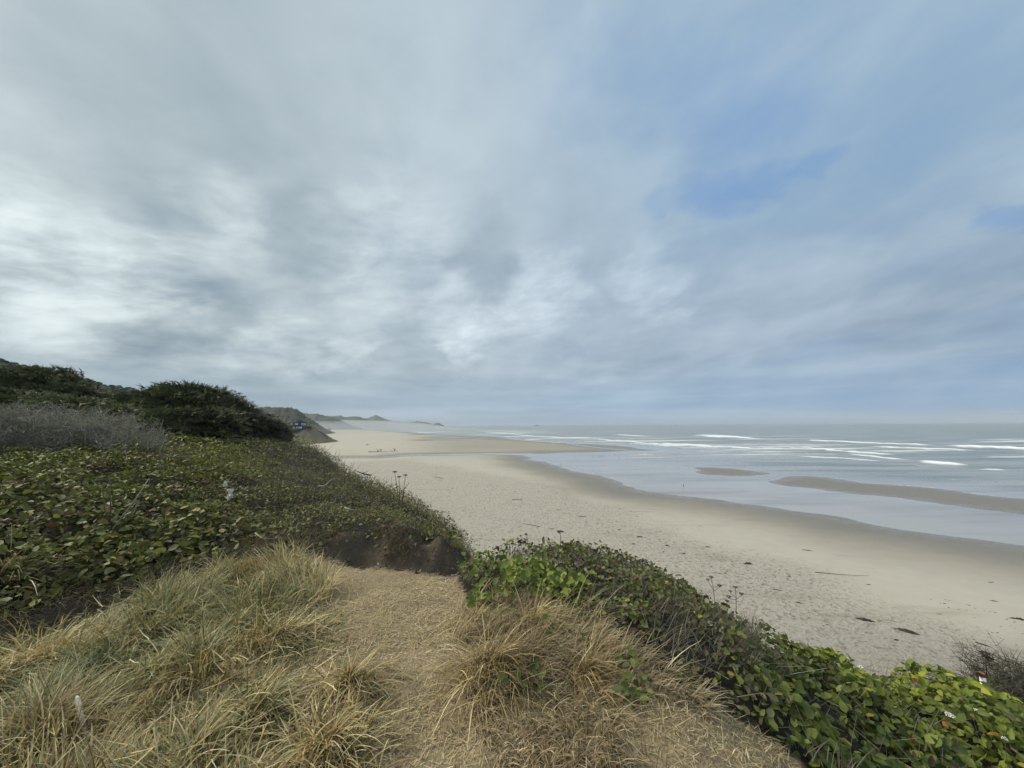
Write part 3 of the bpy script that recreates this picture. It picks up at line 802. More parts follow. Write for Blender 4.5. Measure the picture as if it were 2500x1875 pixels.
# dry grey and brown stems woven through the same bank
s = Soup()
for (y0, y1, dens, ln, rr) in [(.8, 7, 60, .22, .0022), (7, 11, 60, .26, .003), (11, 18, 26, .4, .005), (18, 34, 9, .6, .009)]:
    x0 = -1.42 * y1 - 1.2
    x, y = sample(x0, 1.5, y0, y1, int((1.5 - x0) * (y1 - y0) * dens), bankmask)
    n = len(x)
    A = np.stack([x, y, gz(x, y) + canopy(x, y) + rng.uniform(-.1, .1, n)], 1)
    d = rng.normal(0, 1, (n, 3)) * [.8, .8, .5] + [-.15, 0, .5]
    d /= np.linalg.norm(d, axis=1)[:, None]
    B = A + d * (ln * rng.uniform(.5, 1.4, n))[:, None]
    twigs(s, A, B, rr, rr * .5, pal(n, [(.16, .145, .125), (.11, .085, .06), (.22, .19, .14), (.07, .055, .04)], [2, 2, 1, 2]))
x, y = sample(-9, 1.0, 5, 16, 6500, lambda x, y: bankmask(x, y) & (x / y > -.78))
n = len(x)
A = np.stack([x, y, gz(x, y) + canopy(x, y) + rng.uniform(-.02, .14, n)], 1)
d = rng.normal(0, 1, (n, 3)) * [.7, .7, .5] + [-.1, 0, .75]; d /= np.linalg.norm(d, axis=1)[:, None]
twigs(s, A, A + d * rng.uniform(.08, .30, n)[:, None], .0035, .0015, pal(n, [(.22, .19, .145), (.15, .12, .08), (.27, .24, .19), (.11, .075, .05)], [2, 2, 1, 1]))
link('dead_stems', s.mesh('dead_stems'), M_TWIG, label='thin grey brown dead stems woven through the salal on the bank', cat='dead stems', kind='stuff')

# ragged fringe of dead grass and roots hanging from the bank over the gully
s = Soup()
def lipmask(x, y):
    g, w = polydist(x, y, GULLY, GWID)
    return side_left(x, y) & (g / w > .62) & (g / w < 1.25) & (inpoly(x, y, BLUFF) | (polydist(x, y, EDGE) < .6))
x, y = sample(-7, 1, .8, 7.8, 90000, lipmask)
n = len(x); g0 = GD(x, y); e = .02
gx = (GD(x + e, y) - g0) / e; gy = (GD(x, y + e) - g0) / e
az = np.arctan2(-gy, -gx) + rng.normal(0, .7, n)
k = fbm(x * 2.2, y * 2.2, 85, 3) > .40
x, y, az = x[k], y[k], az[k]; n = len(x)
blades(s, np.stack([x, y, gz(x, y) - .01], 1), az, rng.uniform(.3, 1.1, n), rng.uniform(.08, .36, n), rng.uniform(.004, .008, n),
       pal(n, [(.22, .17, .10), (.13, .105, .06), (.10, .115, .045), (.30, .25, .15)], [3, 3, 2, 1]), 3, rng.uniform(.6, 1.6, n))
link('grass_fringe', s.mesh('grass_fringe'), M_GRASS, label='ragged fringe of dead grass hanging over the gully under the bank', cat='dead grass', kind='stuff')

# ------------------------------------------------------------------ dry grass on the near bluff top
def platemask(x, y):
    g, w = polydist(x, y, GULLY, GWID)
    return (~side_left(x, y)) & inpoly(x, y, BLUFF) & frustum(x, y, .9) & (g / w > .82)
R_LG = region([(-250, 1950), (-250, 1700), (0, 1600), (130, 1548), (330, 1458), (460, 1412), (560, 1378), (690, 1366), (745, 1368), (790, 1420), (832, 1500), (862, 1600), (895, 1700), (875, 1800), (850, 1950)])
LGP = np.concatenate([R_LG, np.array([(-3.9, 1.0)])])
STK = hit(208, 1800)
def lgmask(x, y):
    hs = np.hypot(x - STK[0] * .96, y - (STK[1] - .10)) > .15
    x = x + (fbm(x * 3, y * 3, 97, 2) - .5) * .34
    return platemask(x, y) & hs & (x < -.25) & ((x < -1.0 - .12 * (y - 2)) | inpoly(x, y, R_LG)) & ~inpoly(x, y, R_PATH)
STRAWC = [(.60, .485, .235), (.47, .375, .17), (.36, .28, .12), (.74, .645, .37), (.22, .16, .072)]
GREENC = [(.24, .235, .09), (.16, .175, .065), (.32, .30, .14), (.32, .34, .215), (.105, .125, .05)]
s = Soup()
x, y = sample(-5.2, -.2, .7, 5.5, 80000, lgmask)
n = len(x)
gn = fbm(x * 1.15, y * 1.15, 91, 3)
gfrac = .20 + .60 * sstep(.42, .58, gn)
gfrac = gfrac * (1 - .7 * sstep(3.9, 4.6, y))
isg = rng.uniform(0, 1, n) < gfrac
col = np.where(isg[:, None], pal(n, GREENC, [2, 2, 2, 1.2, 1]), pal(n, STRAWC, [2, 3, 3, 1, 2]))
az = fbm(x * 1.5, y * 1.5, 93, 2) * 16 + rng.normal(0, .6, n)
tall = .40 + 1.05 * sstep(.38, .64, fbm(x * 2.3, y * 2.3, 95, 3))
edgef = np.clip(np.abs(x + .95 + .1 * (y - 2)) / .8, .45, 1)
blades(s, np.stack([x, y, gz(x, y) - .005], 1), az, np.abs(rng.normal(.55, .45, n)), rng.uniform(.09, .30, n) * tall * edgef, rng.uniform(.005, .0105, n), col, 4, rng.uniform(.4, 1.8, n))
x, y = sample(-5.2, -.2, .7, 5.2, 4200, lgmask)
n = len(x)
blades(s, np.stack([x, y, gz(x, y) + rng.uniform(.02, .15, n)], 1), rng.uniform(0, 6.3, n), rng.normal(1.35, .3, n), rng.uniform(.05, .2, n), rng.uniform(.004, .008, n), pal(n, STRAWC, [3, 3, 2, 2, 1]), 3, rng.uniform(-.6, .9, n))
link('grass', s.mesh('grass'), M_GRASS, label='long straw coloured and green grass covering the bluff top beside the path', cat='grass', kind='stuff')

# tufts that stand out of it, each its own thing
def tussock(name_label, px, py, n, L0, R0, greenness, az_bias=None, spread=.9, brown=.2, wdt=.0085):
    h = hit(px, py)
    c = np.array(h)
    a = rng.uniform(0, 2 * np.pi, n); r = np.abs(rng.normal(0, R0 * .5, n))
    R0 = R0 * 1.25; r = r * 1.5; r = np.minimum(r, R0); x = c[0] + r * np.cos(a); y = c[1] + r * np.sin(a)
    az = a + rng.normal(0, .9, n)
    r = np.minimum(r, R0 * 1.1)
    if az_bias is None: az_bias = rng.uniform(0, 6.28)
    if az_bias is not None:
        az = np.where(rng.uniform(0, 1, n) < .7, az_bias + rng.normal(0, .6, n), az)
    isg = rng.uniform(0, 1, n) < greenness
    isb = rng.uniform(0, 1, n) < brown
    col = np.where(isg[:, None], pal(n, GREENC, [2, 2, 2, 1, 1]), pal(n, STRAWC, [3, 3, 2, 2, 1]))
    col = np.where((isb & ~isg)[:, None], pal(n, [(.25, .175, .085), (.32, .23, .11)], [1, 1]), col)
    s = Soup()
    P0 = np.stack([x - c[0], y - c[1], gz(x, y) - c[2] - .01], 1)
    n = int(n * .8); q_ = slice(0, n)
    blades(s, P0[q_], az[q_] + rng.normal(0, .5, n), .15 + spread * (r / R0)[q_] + np.abs(rng.normal(0, .25, n)), L0 * .95 * rng.uniform(.3, 1.1, n), rng.uniform(.6, 1.25, n) * wdt, col[q_], 5, rng.uniform(.4, 2.1, n))
    o = link('grass_tussock', s.mesh('grass_tussock'), M_GRASS, label=name_label, cat='grass tuft', group='grass tussocks on the bluff top')
    o.location = c
for args in [
    ('golden brown tuft leaning over the path from the grass on its left side', 850, 1675, 700, .34, .20, .12, None, .7, .45),
    ('upright straw tuft on the skyline of the grass just before the dirt gully', 695, 1412, 900, .30, .26, .10, None, .5, .2),
    ('dark green tuft with a brown heart in the middle of the grass', 480, 1610, 900, .36, .26, .75, None, .9, .5),
    ('bright green flattened tuft beside the pale wooden stake', 225, 1665, 900, .36, .28, .9, 3.0, 1.0, .1),
    ('straw and green tuft at the rim of the shaded gully', 400, 1480, 800, .36, .24, .45, None, .8, .2),
    ('grey green low tuft amid tan grass behind the green ones', 560, 1545, 600, .28, .24, .6, None, 1.0, .1),
    ('large pale tan tuft at the bottom edge of the photo left of the path', 790, 1835, 1100, .30, .26, .08, None, .6, .25),
    ('brown tangled tuft in the bottom corner by the wooden stake', 90, 1800, 1000, .38, .30, .15, None, .9, .6),
    ('pale straw tuft at the gully rim near the left border', 110, 1620, 900, .38, .24, .08, None, .6, .15),
    ('green tuft spreading flat toward the path below the brown hearted one', 620, 1740, 900, .30, .28, .6, 0.1, 1.0, .2),
    ('tan tuft between the path and the golden brown one', 690, 1560, 700, .30, .24, .3, .2, .9, .25),
    ('tall pale green blades arching at the left border over dark salal', 15, 1420, 260, .75, .16, .7, -.2, .6, .05, .013),
    ('green tipped tuft at the bottom border between two tan ones', 470, 1850, 800, .30, .22, .55, None, .8, .3)]:
    tussock(*args)

# short straw trodden flat on the path
def pathmask(x, y):
    g, w = polydist(x, y, GULLY, GWID)
    return platemask(x, y) & (g / w > .98) & ~inpoly(x, y, R_RSALAL) & (x > -2.6) & (x < 1.55)
s = Soup()
x, y = sample(-2.7, 1.6, .9, 5.3, 62000, lambda x, y: pathmask(x, y) & (fbm(x * 2.6, y * 2.6, 103, 3) + rng.normal(0, .09, len(x)) > .45))
n = len(x)
fl = fbm(x * 1.3, y * 1.3, 101, 3)
col = pal(n, [(.47, .375, .215), (.38, .30, .165), (.30, .225, .12), (.58, .49, .32), (.19, .17, .085), (.19, .135, .08)], [3, 3, 3, 1, .9, 1])
az = rng.uniform(0, 2 * np.pi, n)
blades(s, np.stack([x, y, gz(x, y) + rng.uniform(.001, .012, n)], 1), az, rng.normal(1.5, .10, n), rng.uniform(.02, .08, n) * np.where(rng.uniform(0, 1, n) < .05, 2.6, 1), rng.uniform(.0022, .0055, n), col, 2, rng.uniform(-.1, .2, n))
x, y = sample(-2.7, 1.6, .9, 5.3, 26000, lambda x, y: pathmask(x, y) & (fbm(x * 1.6, y * 1.6, 105, 3) > .50) & (y < 4.2))
n = len(x)
blades(s, np.stack([x, y, gz(x, y)], 1), rng.uniform(0, 6.3, n), rng.uniform(.3, 1.2, n), rng.uniform(.025, .075, n), rng.uniform(.002, .0036, n), np.where((rng.uniform(0, 1, n) < .3)[:, None], pal(n, GREENC, [1, 1, 1, 1, 1]), pal(n, STRAWC, [1, 1, 1, 1, 1])), 2, rng.uniform(.2, .8, n))
link('straw', s.mesh('straw'), M_STRAW, label='short dry straw trodden flat over the sandy path', cat='straw', kind='stuff')

# combed tan grass on the other side of the path
s = Soup()
def rgmask(x, y):
    return platemask(x, y) & inpoly(x, y, R_RGRASS)
x, y = sample(-1, 2.2, 1.0, 4.8, 62000, lambda x, y: rgmask(x, y) & (fbm(x * 2.2, y * 2.2, 118, 3) + rng.normal(0, .06, len(x)) > .43))
n = len(x)
azf = -.95 + (fbm(x * 1.6, y * 1.6, 111, 2) - .5) * 3.6
col = pal(n, [(.49, .395, .24), (.38, .30, .18), (.28, .215, .125), (.60, .51, .34), (.19, .145, .085), (.25, .235, .12)], [3, 4, 3, 1.5, 1.5, .8])
hh = .55 + .9 * sstep(.3, .7, fbm(x * 1.4, y * 1.4, 113, 3)); hh *= np.where(y < 2.7, .6, 1)
blades(s, np.stack([x, y, gz(x, y) - .005], 1), azf + rng.normal(0, .75, n), np.abs(rng.normal(.7, .4, n)), rng.uniform(.12, .34, n) * hh, rng.uniform(.004, .0085, n), col, 4, rng.uniform(.3, 1.4, n))
link('combed_grass', s.mesh('combed_grass'), M_GRASS, label='windblown tan grass lying over between the path and the salal mound', cat='grass', kind='stuff')
for args in [
    ('tall reddish tan tuft at the edge of the path facing the grass', 1190, 1640, 1200, .42, .22, .04, -.9, .7, .55, .007),
    ('pale tan tuft sweeping over below the bright salal leaves', 1300, 1530, 1300, .40, .28, .05, -.75, .9, .3, .007),
    ('straw tuft by the path where the dirt slope meets the mound', 1160, 1525, 800, .30, .2, .1, -.9, .8, .5, .007),
    ('brown tuft in the hollow among the tan grass by the orange flower', 1430, 1650, 900, .36, .24, .04, -.8, 1.0, .75, .007)]:
    tussock(*args)

# a few salal sprigs poking through that grass
s = Soup()
for px, py in [(1215, 1500), (1330, 1545), (1345, 1575), (1290, 1690), (1440, 1590), (1420, 1530), (1250, 1560), (1520, 1640), (1180, 1490), (1560, 1690), (1480, 1720), (1385, 1510)]:
    h = hit(px, py)
    h = np.array(h)
    for st_ in range(3):
        tip = h + np.array([rng.normal(.02, .07), rng.normal(-.03, .06), rng.uniform(.06, .16)])
        twigs(s, [h], [tip], .003, .002, (.12, .09, .05))
        k = 6; tt = np.linspace(.45, 1.05, k)[:, None]
        hd = rng.normal(0, 1, (k, 3)) * [1, 1, .4]
        q = h * (1 - tt) + tip * tt
        leaves(s, q + hd * .025, rng.normal(0, .4, (k, 3)) + [0, -.4, .8], hd, rng.uniform(.035, .07, k), pal(k, [(.10, .135, .035), (.065, .085, .028), (.15, .18, .045)], [2, 2, 1]))
link('salal_sprigs', s.mesh('salal_sprigs', True), M_LEAF, label='scattered green salal sprigs poking through the combed tan grass', cat='ground cover', kind='stuff')

# leafy cover on the near mound, bright at its crest
def moundmask(x, y):
    return inpoly(x, y, R_RSALAL) & frustum(x, y, .8) & (y > .5)
s = Soup()
x, y = sample(-1, 10, .8, 7.2, 88000, moundmask)
k = (x / y > .62 + .10 * (fbm(x * 2.5, y * 2.5, 126, 2) - .5)) | ((fbm(x * 2.3, y * 2.3, 124, 3) + rng.normal(0, .08, len(x)) > .41))
x, y = x[k], y[k]
n = len(x)
u = x / y
nd = polydist(x, y, _nb)
right_ = sstep(.50, .72, u)
crest = 1 - sstep(.25, 1.2, polydist(x, y, EDGE))
zone = fbm(x * 1.6, y * 1.6, 121, 3)
c = pal(n, [(.085, .11, .026), (.12, .15, .032), (.058, .075, .024), (.17, .20, .04), (.13, .12, .065), (.11, .08, .045)], [4, 4, 3, 2, .8, .8])
bright = (np.clip(crest * right_ * .95 + sstep(.50, .66, zone) * .55, 0, 1) * (rng.uniform(0, 1, n) < .8))[:, None]
c = c * (1 - bright) + bright * pal(n, [(.23, .27, .035), (.30, .32, .05), (.16, .20, .03)], [2, 1.2, 2])
midm = ((1 - right_) * (rng.uniform(0, 1, n) < .48))[:, None]
c = c * (1 - midm) + midm * pal(n, [(.13, .115, .06), (.12, .085, .05), (.17, .16, .10), (.09, .105, .045), (.10, .055, .04)], [1, 1, 1, 1.3, .4])
spot = rng.uniform(0, 1, n)
c[spot < .004] = np.array([.38, .24, .05]); c[(spot > .004) & (spot < .007)] = np.array([.26, .11, .05]); c[(spot > .02) & (spot < .035)] = np.array([.33, .33, .06])
size = rng.uniform(.035, .095, n) * (.72 + .36 * right_)
# the small pocket of bigger bright leaves at the mound's tip
dep = np.minimum(rng.exponential(.07, n), .3)
leaf_layer(s, x, y, size, c, dep, .95, -.03 + (.15 * (1 - sstep(.35, .6, u)) * sstep(-.16, 0.0, u) + .03) * sstep(0, .9, nd) - .09 * (1 - sstep(0, .5, nd)) - .05 * sstep(.55, .72, u), (-.15, -.35, 0))
TIP = region([(1128, 1400), (1160, 1375), (1215, 1352), (1300, 1378), (1420, 1395), (1445, 1432), (1330, 1428), (1225, 1432), (1140, 1450)], .22)
x, y = sample(-.9, 1.4, 3.2, 6.4, 9000, lambda x, y: inpoly(x, y, TIP) & (fbm(x * 3.5, y * 3.5, 128, 2) > .36))
n = min(len(x), 1000); x = x[:n]; y = y[:n]
leaf_layer(s, x, y, rng.uniform(.04, .088, n), pal(n, [(.19, .23, .038), (.14, .18, .034), (.27, .29, .06), (.09, .12, .032)], [3, 3, 1, 2]), rng.uniform(-.08, .12, n), .9, .02, (-.2, -.8, 0), 1.1)
link('salal_mound', s.mesh('salal_mound', True), M_LEAF, label='bright and dark green salal leaves over the mound at the bluff edge', cat='ground cover', kind='stuff')

# grey dry grass and stems mixed into the mound
s = Soup()
x, y = sample(-1, 9, 1.0, 7.0, 76000, lambda x, y: moundmask(x, y) & (((x / y < .60) & (fbm(x * 2.3, y * 2.3, 124, 3) < .49) & ~inpoly(x, y, TIP)) | (polydist(x, y, EDGE) < .35) & (x / y < .6) | (x > 5.2) & (y > 4.2) | ((x < 2.0) & (y < 2.4) & (x > 1.35))))
n = len(x)
ndd = polydist(x, y, _nb)
blades(s, np.stack([x, y, gz(x, y) + .02 + canopy(x, y) * .7 + .13 * sstep(0, .8, ndd) * (x / y < .6)], 1), rng.normal(-.9, 1.0, n), np.abs(rng.normal(.5, .45, n)), rng.uniform(.09, .24, n), rng.uniform(.003, .007, n),
       pal(n, [(.20, .18, .145), (.15, .13, .09), (.11, .12, .06), (.25, .22, .16), (.11, .08, .05)], [3, 3, 3, 1, 1.5]), 3, rng.uniform(.1, .9, n))
x, y = sample(-1, 9, 1.0, 7.0, 5200, moundmask)
n = len(x)
A = np.stack([x, y, gz(x, y) + rng.uniform(-.02, .14, n)], 1); d = rng.normal(0, 1, (n, 3)) * [.8, .8, .6] + [.1, 0, .6]; d /= np.linalg.norm(d, axis=1)[:, None]
twigs(s, A, A + d * rng.uniform(.1, .26, n)[:, None], .0022, .001, pal(n, [(.22, .20, .17), (.12, .095, .07), (.28, .25, .20)], [2, 2, 1]))
link('dry_stems', s.mesh('dry_stems'), M_GRASS, label='grey dry grass and stems mixed through the salal on the mound', cat='dead grass', kind='stuff')

# chips, dead leaves and roots spilled down the dirt slope
s = Soup()
def spill(x, y):
    g, w = polydist(x, y, GULLY, GWID)
    return (~side_left(x, y)) & (g / w < 1.05) & (x > -2.3) & (x < .3) & (y > 4) & (y < 6.6)
x, y = sample(-2.4, .4, 4.0, 6.7, 5200, spill)
n = len(x)
leaf_layer(s, x, y, rng.uniform(.02, .055, n), pal(n, [(.20, .16, .11), (.10, .08, .06), (.30, .25, .18), (.06, .048, .035)], [2, 3, 1, 2]), rng.uniform(.135, .16, n) + canopy(x, y), .8, 0, (0, 0, 0), .55)
x, y = sample(-4.6, .8, 3.0, 8, 6000, lambda x, y: side_left(x, y) & (polydist(x, y, GULLY, GWID)[0] < .95))
n = len(x)
leaf_layer(s, x, y, rng.uniform(.012, .035, n), pal(n, [(.16, .13, .09), (.08, .065, .05), (.05, .04, .03)], [1, 2, 2]), rng.uniform(.14, .16, n) + canopy(x, y), .8, 0, (0, 0, 0), .6)
for i in range(320):
    while True:
        q = (rng.uniform(-4.2, .3), rng.uniform(3.6, 7.2))
        g_, w_ = polydist(np.array([q[0]]), np.array([q[1]]), GULLY, GWID)
        if g_[0] / w_[0] < 1.0: break
    lump(s, (q[0], q[1], float(gz(*q))), rng.uniform(.008, .032), (1, rng.uniform(.7, 1.2), .7), 6, 4, .5, i, np.array((.15, .115, .08)) * rng.uniform(.5, 1.7))
A = []; Bq = []
for i in range(420):
    q = np.array([rng.uniform(-4.6, -.9), rng.uniform(4.4, 7.6)])
    g_, w_ = polydist(q[:1], q[1:], GULLY, GWID)
    if not (.7 < g_[0] / w_[0] < 1.1 and side_left(q[:1], q[1:])[0]): continue
    z_ = float(gz(*q)); A.append((q[0], q[1], z_ + .02)); Bq.append((q[0] + rng.normal(.05, .08), q[1] - rng.uniform(.02, .22), z_ - rng.uniform(.02, .25)))
twigs(s, np.array(A), np.array(Bq), .0035, .0015, pal(len(A), [(.13, .10, .07), (.20, .165, .12), (.07, .055, .04)], [2, 1, 2]))
link('leaf_litter', s.mesh('leaf_litter', True), M_STRAW, label='grey and brown chips and dead leaves spilled down the dirt slope', cat='leaf litter', kind='stuff')

# ------------------------------------------------------------------ windswept spruces on the bank skyline
M_BARK = m_plain('spruce_bark', (.075, .065, .055), .9, .1, .3, 5)
M_SNAG = m_plain('bleached_wood', (.20, .19, .17), .85, .1, .25, 5)
def spruce(px, py_top, Y, width, label, nl=46, tint=1.0, lean=-.5, skirt=.5, dead=6, grey=0.0):
    top = P(px, py_top, Y)
    x0, y0 = top[0], Y
    z0 = float(gz(x0, y0)) - .1
    h = max(1.2, top[2] - z0)
    root = empty('spruce_tree', (x0, y0, z0), label, 'tree', 'windswept spruces on the bank')
    R = width
    s = Soup()
    tube(s, [(R * .35, 0, -.2), (R * .22, .05, h * .35), (0, 0, h * .7), (-.1, 0, h * .93)], [.13, .11, .07, .02], 6)
    link('trunk', s.mesh('trunk', True), M_BARK, root)
    sl = Soup(); sc = Soup()
    cl = []; cd = []; ck = []
    for i in range(nl):
        f = (i + .5) / nl
        a = i * 2.399 + rng.uniform(-.4, .4)
        hz = h * (.12 + .84 * f ** .8)
        # flat topped dome, drawn out on the lee side
        rr = R * math.sqrt(max(.05, 1 - (hz / h) ** 2.2)) * rng.uniform(.75, 1.1)
        b0 = np.array([R * .25 * (1 - hz / h), 0, hz * .85])
        d = np.array([math.cos(a) + lean * .5, math.sin(a), 0]); d /= np.linalg.norm(d)
        b1 = b0 + d * rr + np.array([lean * .35 * rr, 0, rng.uniform(.0, .22) * h * (1 if f > .25 else -.35)])
        b1[2] = min(b1[2], h * 1.0)
        mid = (b0 + b1) / 2 + np.array([0, 0, .06 * h])
        tube(sl, [b0, mid, b1], [.04, .028, .01], 4)
        m_ = int(rng.integers(34, 46))
        t = rng.uniform(.25, 1.03, m_)[:, None]
        p = (1 - t) ** 2 * b0 + 2 * t * (1 - t) * mid + t ** 2 * b1
        p += rng.normal(0, 1, (m_, 3)) * [.30, .30, .09] * (.35 + .25 * R)
        dd = d[None] * .7 + rng.normal(0, .55, (m_, 3)) * [1, 1, .45] + np.array([[lean * .7, 0, .18]])
        cl.append(p); cd.append(dd); ck.append(np.full(m_, rng.uniform(.7, 1.3)))
    p = np.concatenate(cl); d = np.concatenate(cd); kk = np.concatenate(ck)
    d /= np.linalg.norm(d, axis=1)[:, None]
    zmin = .02 * h
    k = p[:, 2] > zmin
    p, d, kk = p[k], d[k], kk[k]
    n = len(p)
    base = np.where((rng.uniform(0, 1, n) < grey)[:, None], pal(n, [(.10, .092, .075), (.075, .07, .05)], [1, 1]), pal(n, [(.050, .056, .024), (.066, .070, .028), (.036, .042, .020), (.085, .082, .034)], [3, 3, 2, 1.4]))
    base = base * kk[:, None] * tint * 2.0  # needle colour scaled per limb and by the tree's own tone
    # each spray: a few needle covered twigs fanning forward
    for j in range(6):
        off = rng.normal(0, .42, (n, 3)) * [1, 1, .7]
        e = d + off; e /= np.linalg.norm(e, axis=1)[:, None]
        A = p + d * rng.uniform(0, .10, n)[:, None]
        L_ = rng.uniform(.16, .38, n)
        twigs(sc, A, A + e * L_[:, None], .022, .006, base * rng.uniform(.8, 1.2, (n, 1)))
    crown = link('crown', sc.mesh('crown'), M_NEEDLE, root)
    link('limb', sl.mesh('limb', True), M_BARK, root)
    for i in range(dead):
        sd_ = Soup()
        a = rng.uniform(0, 6.28); q = rng.uniform(0, .75)
        b0 = np.array([math.cos(a) * R * q, math.sin(a) * R * q * .6, h * (.80 - .25 * q ** 2)])
        dr = np.array([rng.uniform(-.5, .15), rng.uniform(-.2, .2), 1.0]) * rng.uniform(.25, .55) * min(h, 2.2) * .5
        b1 = b0 + dr
        mm = (b0 + b1) / 2 + rng.normal(0, .04, 3)
        tube(sd_, [b0, mm, b1], [.022, .016, .006], 4)
        for q2 in range(3):
            f = rng.uniform(.3, 1.0); c0 = b0 + (mm - b0) * f; tube(sd_, [c0, c0 + np.array([rng.uniform(-.3, .12), 0, rng.uniform(.02, .2)])], [.011, .004], 3)
        link('dead_branch', sd_.mesh('dead_branch'), M_SNAG, root)
    return root
for a in [
    (452, 936, 22, 2.4, 'tall dark spruce with bare snags at the peak of the middle clump', 90, .9, -.45, .5, 8, 0),
    (515, 949, 22.5, 2.1, 'dark spruce just right of the peak of the middle clump', 70, .9, -.45, .5, 5, .05),
    (390, 955, 22, 2.2, 'dark spruce with a curved snag left of the middle clump peak', 70, .95, -.55, .5, 6, 0),
    (330, 985, 22, 1.7, 'low spruce at the left foot of the middle clump', 54, 1.1, -.6, .5, 2, 0),
    (560, 974, 23, 1.7, 'half bare spruce on the falling shoulder of the middle clump', 60, .85, -.4, .5, 9, .35),
    (608, 1003, 24, 1.4, 'bare twigged spruce low on the seaward end of the clump', 50, .8, -.4, .5, 9, .55),
    (662, 1034, 25, 1.2, 'last low dark spruce before the house', 44, .75, -.4, .5, 6, .6),
    (500, 1000, 19.8, 1.9, 'darker spruce in front of the middle clump', 46, .8, -.5, .5, 0, .15),
    (420, 1004, 19.6, 2.0, 'olive spruce spreading low before the middle clump', 50, 1.15, -.6, .5, 0, 0),
    (60, 893, 25, 3.0, 'olive spruce at the summit of the leftmost clump', 90, 1.15, -.5, .5, 5, 0),
    (128, 898, 25, 2.4, 'dark spruce right of the leftmost summit', 80, .9, -.5, .5, 4, 0),
    (-30, 905, 24, 2.8, 'spruce cut by the left border of the photo', 70, 1.0, -.5, .5, 3, 0),
    (185, 938, 24.5, 1.9, 'spruce on the shoulder of the leftmost clump under a bare snag', 60, .9, -.5, .5, 7, 0),
    (245, 985, 23.5, 2.0, 'sloping spruce joining the two clumps', 56, 1.15, -.6, .5, 1, 0),
    (90, 965, 20, 2.5, 'olive green spruce low in front of the leftmost clump', 60, 1.25, -.6, .5, 0, 0),
    (10, 955, 19.5, 2.3, 'low dark spruce by the left border behind the grey bushes', 50, .8, -.6, .5, 0, .05),
    (180, 975, 19.5, 2.3, 'light olive spruce behind the grey bushes', 56, 1.3, -.6, .5, 0, 0),
    (290, 1006, 18.5, 1.8, 'small olive spruce right behind the end of the grey bushes', 44, 1.2, -.6, .5, 0, 0)]:
    spruce(*a)

# bare grey bushes in front of them
def bush(px, py_top, Y, R, label, nst=30, tone=1.0, k_=1.0, grp='leafless grey bushes on the bank'):
    top = P(px, py_top, Y)
    x0, y0 = top[0], Y
    z0 = float(gz(x0, y0))
    h = max(.5, top[2] - z0)
    root = empty('bare_bush', (x0, y0, z0), label, 'bush', grp)
    ss = Soup(); st = Soup()
    for i in range(nst):
        a = rng.uniform(0, 6.28); r = R * math.sqrt(rng.uniform(0, 1))
        b0 = np.array([math.cos(a) * r * .6, math.sin(a) * r * .6, -.05])
        tip = np.array([math.cos(a) * r - .2, math.sin(a) * r, h * (1 - .35 * (r / R) ** 2) * rng.uniform(.8, 1.02)])
        q = [b0, b0 * .6 + tip * .4 + rng.normal(0, .10, 3), b0 * .25 + tip * .75 + rng.normal(0, .09, 3), tip]
        tube(ss, q, [.026 * k_, .018 * k_, .012 * k_, .005 * k_], 4, np.array((.30, .285, .26)) * tone * rng.uniform(.8, 1.3))
        for k in range(20):
            f = rng.uniform(.3, 1.0) * 3; j = min(2, int(f)); f -= j
            c0 = q[j] * (1 - f) + q[j + 1] * f
            for k2 in range(3):
                d = np.array([rng.normal(-.3, .7), rng.normal(0, .6), rng.normal(.42, .4)]); d /= np.linalg.norm(d)
                c1 = c0 + d * rng.uniform(.10, .28) * (.4 + .6 * k_)
                TW.append((c0, c1)); c0 = c1 if k2 == 0 else c0
    A = np.array([t_[0] for t_ in TW]); B = np.array([t_[1] for t_ in TW]); TW.clear()
    twigs(st, A, B, .006 * k_, .003 * k_, pal(len(A), [(.34, .31, .245), (.26, .24, .185), (.20, .195, .125), (.42, .385, .31)], [3, 3, 2, 1]) * tone)
    link('stem', ss.mesh('stem', True), M_TWIG, root)
    link('twigs', st.mesh('twigs'), M_TWIG, root)
TW = []
for a in [
    (15, 1000, 10.8, 1.5, 'grey leafless bush at the left border of the photo', 34, .8),
    (105, 984, 11.6, 1.6, 'largest grey leafless bush with pale branching stems', 40, 1.0),
    (195, 996, 11.8, 1.5, 'grey leafless bush under the olive spruces', 36, 1.05),
    (280, 1012, 12.2, 1.4, 'silvery leafless bush near the end of the grey row', 30, 1.05),
    (340, 1048, 11.4, .8, 'low thin grey bush where the row fades into the salal', 10, .9),
    (50, 1040, 9.6, 1.3, 'dark twiggy bush in front of the grey row', 26, .5)]:
    bush(*a)
bush(2494, 1600, 5.3, .42, 'small dark twiggy bush at the right border of the photo past the marker post', 40, .38, .45, None)
# small leafy bush hanging at the lip of the gully mouth
q = P(1078, 1330, 7.0)
br = empty('leafy_bush', q, 'small dark bush clinging to the cliff edge above the dirt slope', 'bush')
ss = Soup(); sl = Soup()
for i in range(12):
    d = np.array([rng.uniform(.0, .30), rng.uniform(-.1, .1), rng.uniform(-.34, .26)])
    tube(ss, [(-.12, 0, .02), d * .5 + [0, 0, .05], d], [.007, .005, .002], 4)
    k = 12; t = rng.uniform(.3, 1, k)[:, None]
    leaves(sl, d * t + rng.normal(0, .03, (k, 3)), rng.normal(0, .6, (k, 3)) + [0, -.4, .6], rng.normal(0, 1, (k, 3)), rng.uniform(.04, .07, k), pal(k, [(.05, .05, .03), (.035, .03, .022), (.07, .07, .04)], [1, 1, 1]))
link('stem', ss.mesh('stem', True), M_BARK, br); link('leaves', sl.mesh('leaves', True), M_LEAF, br)

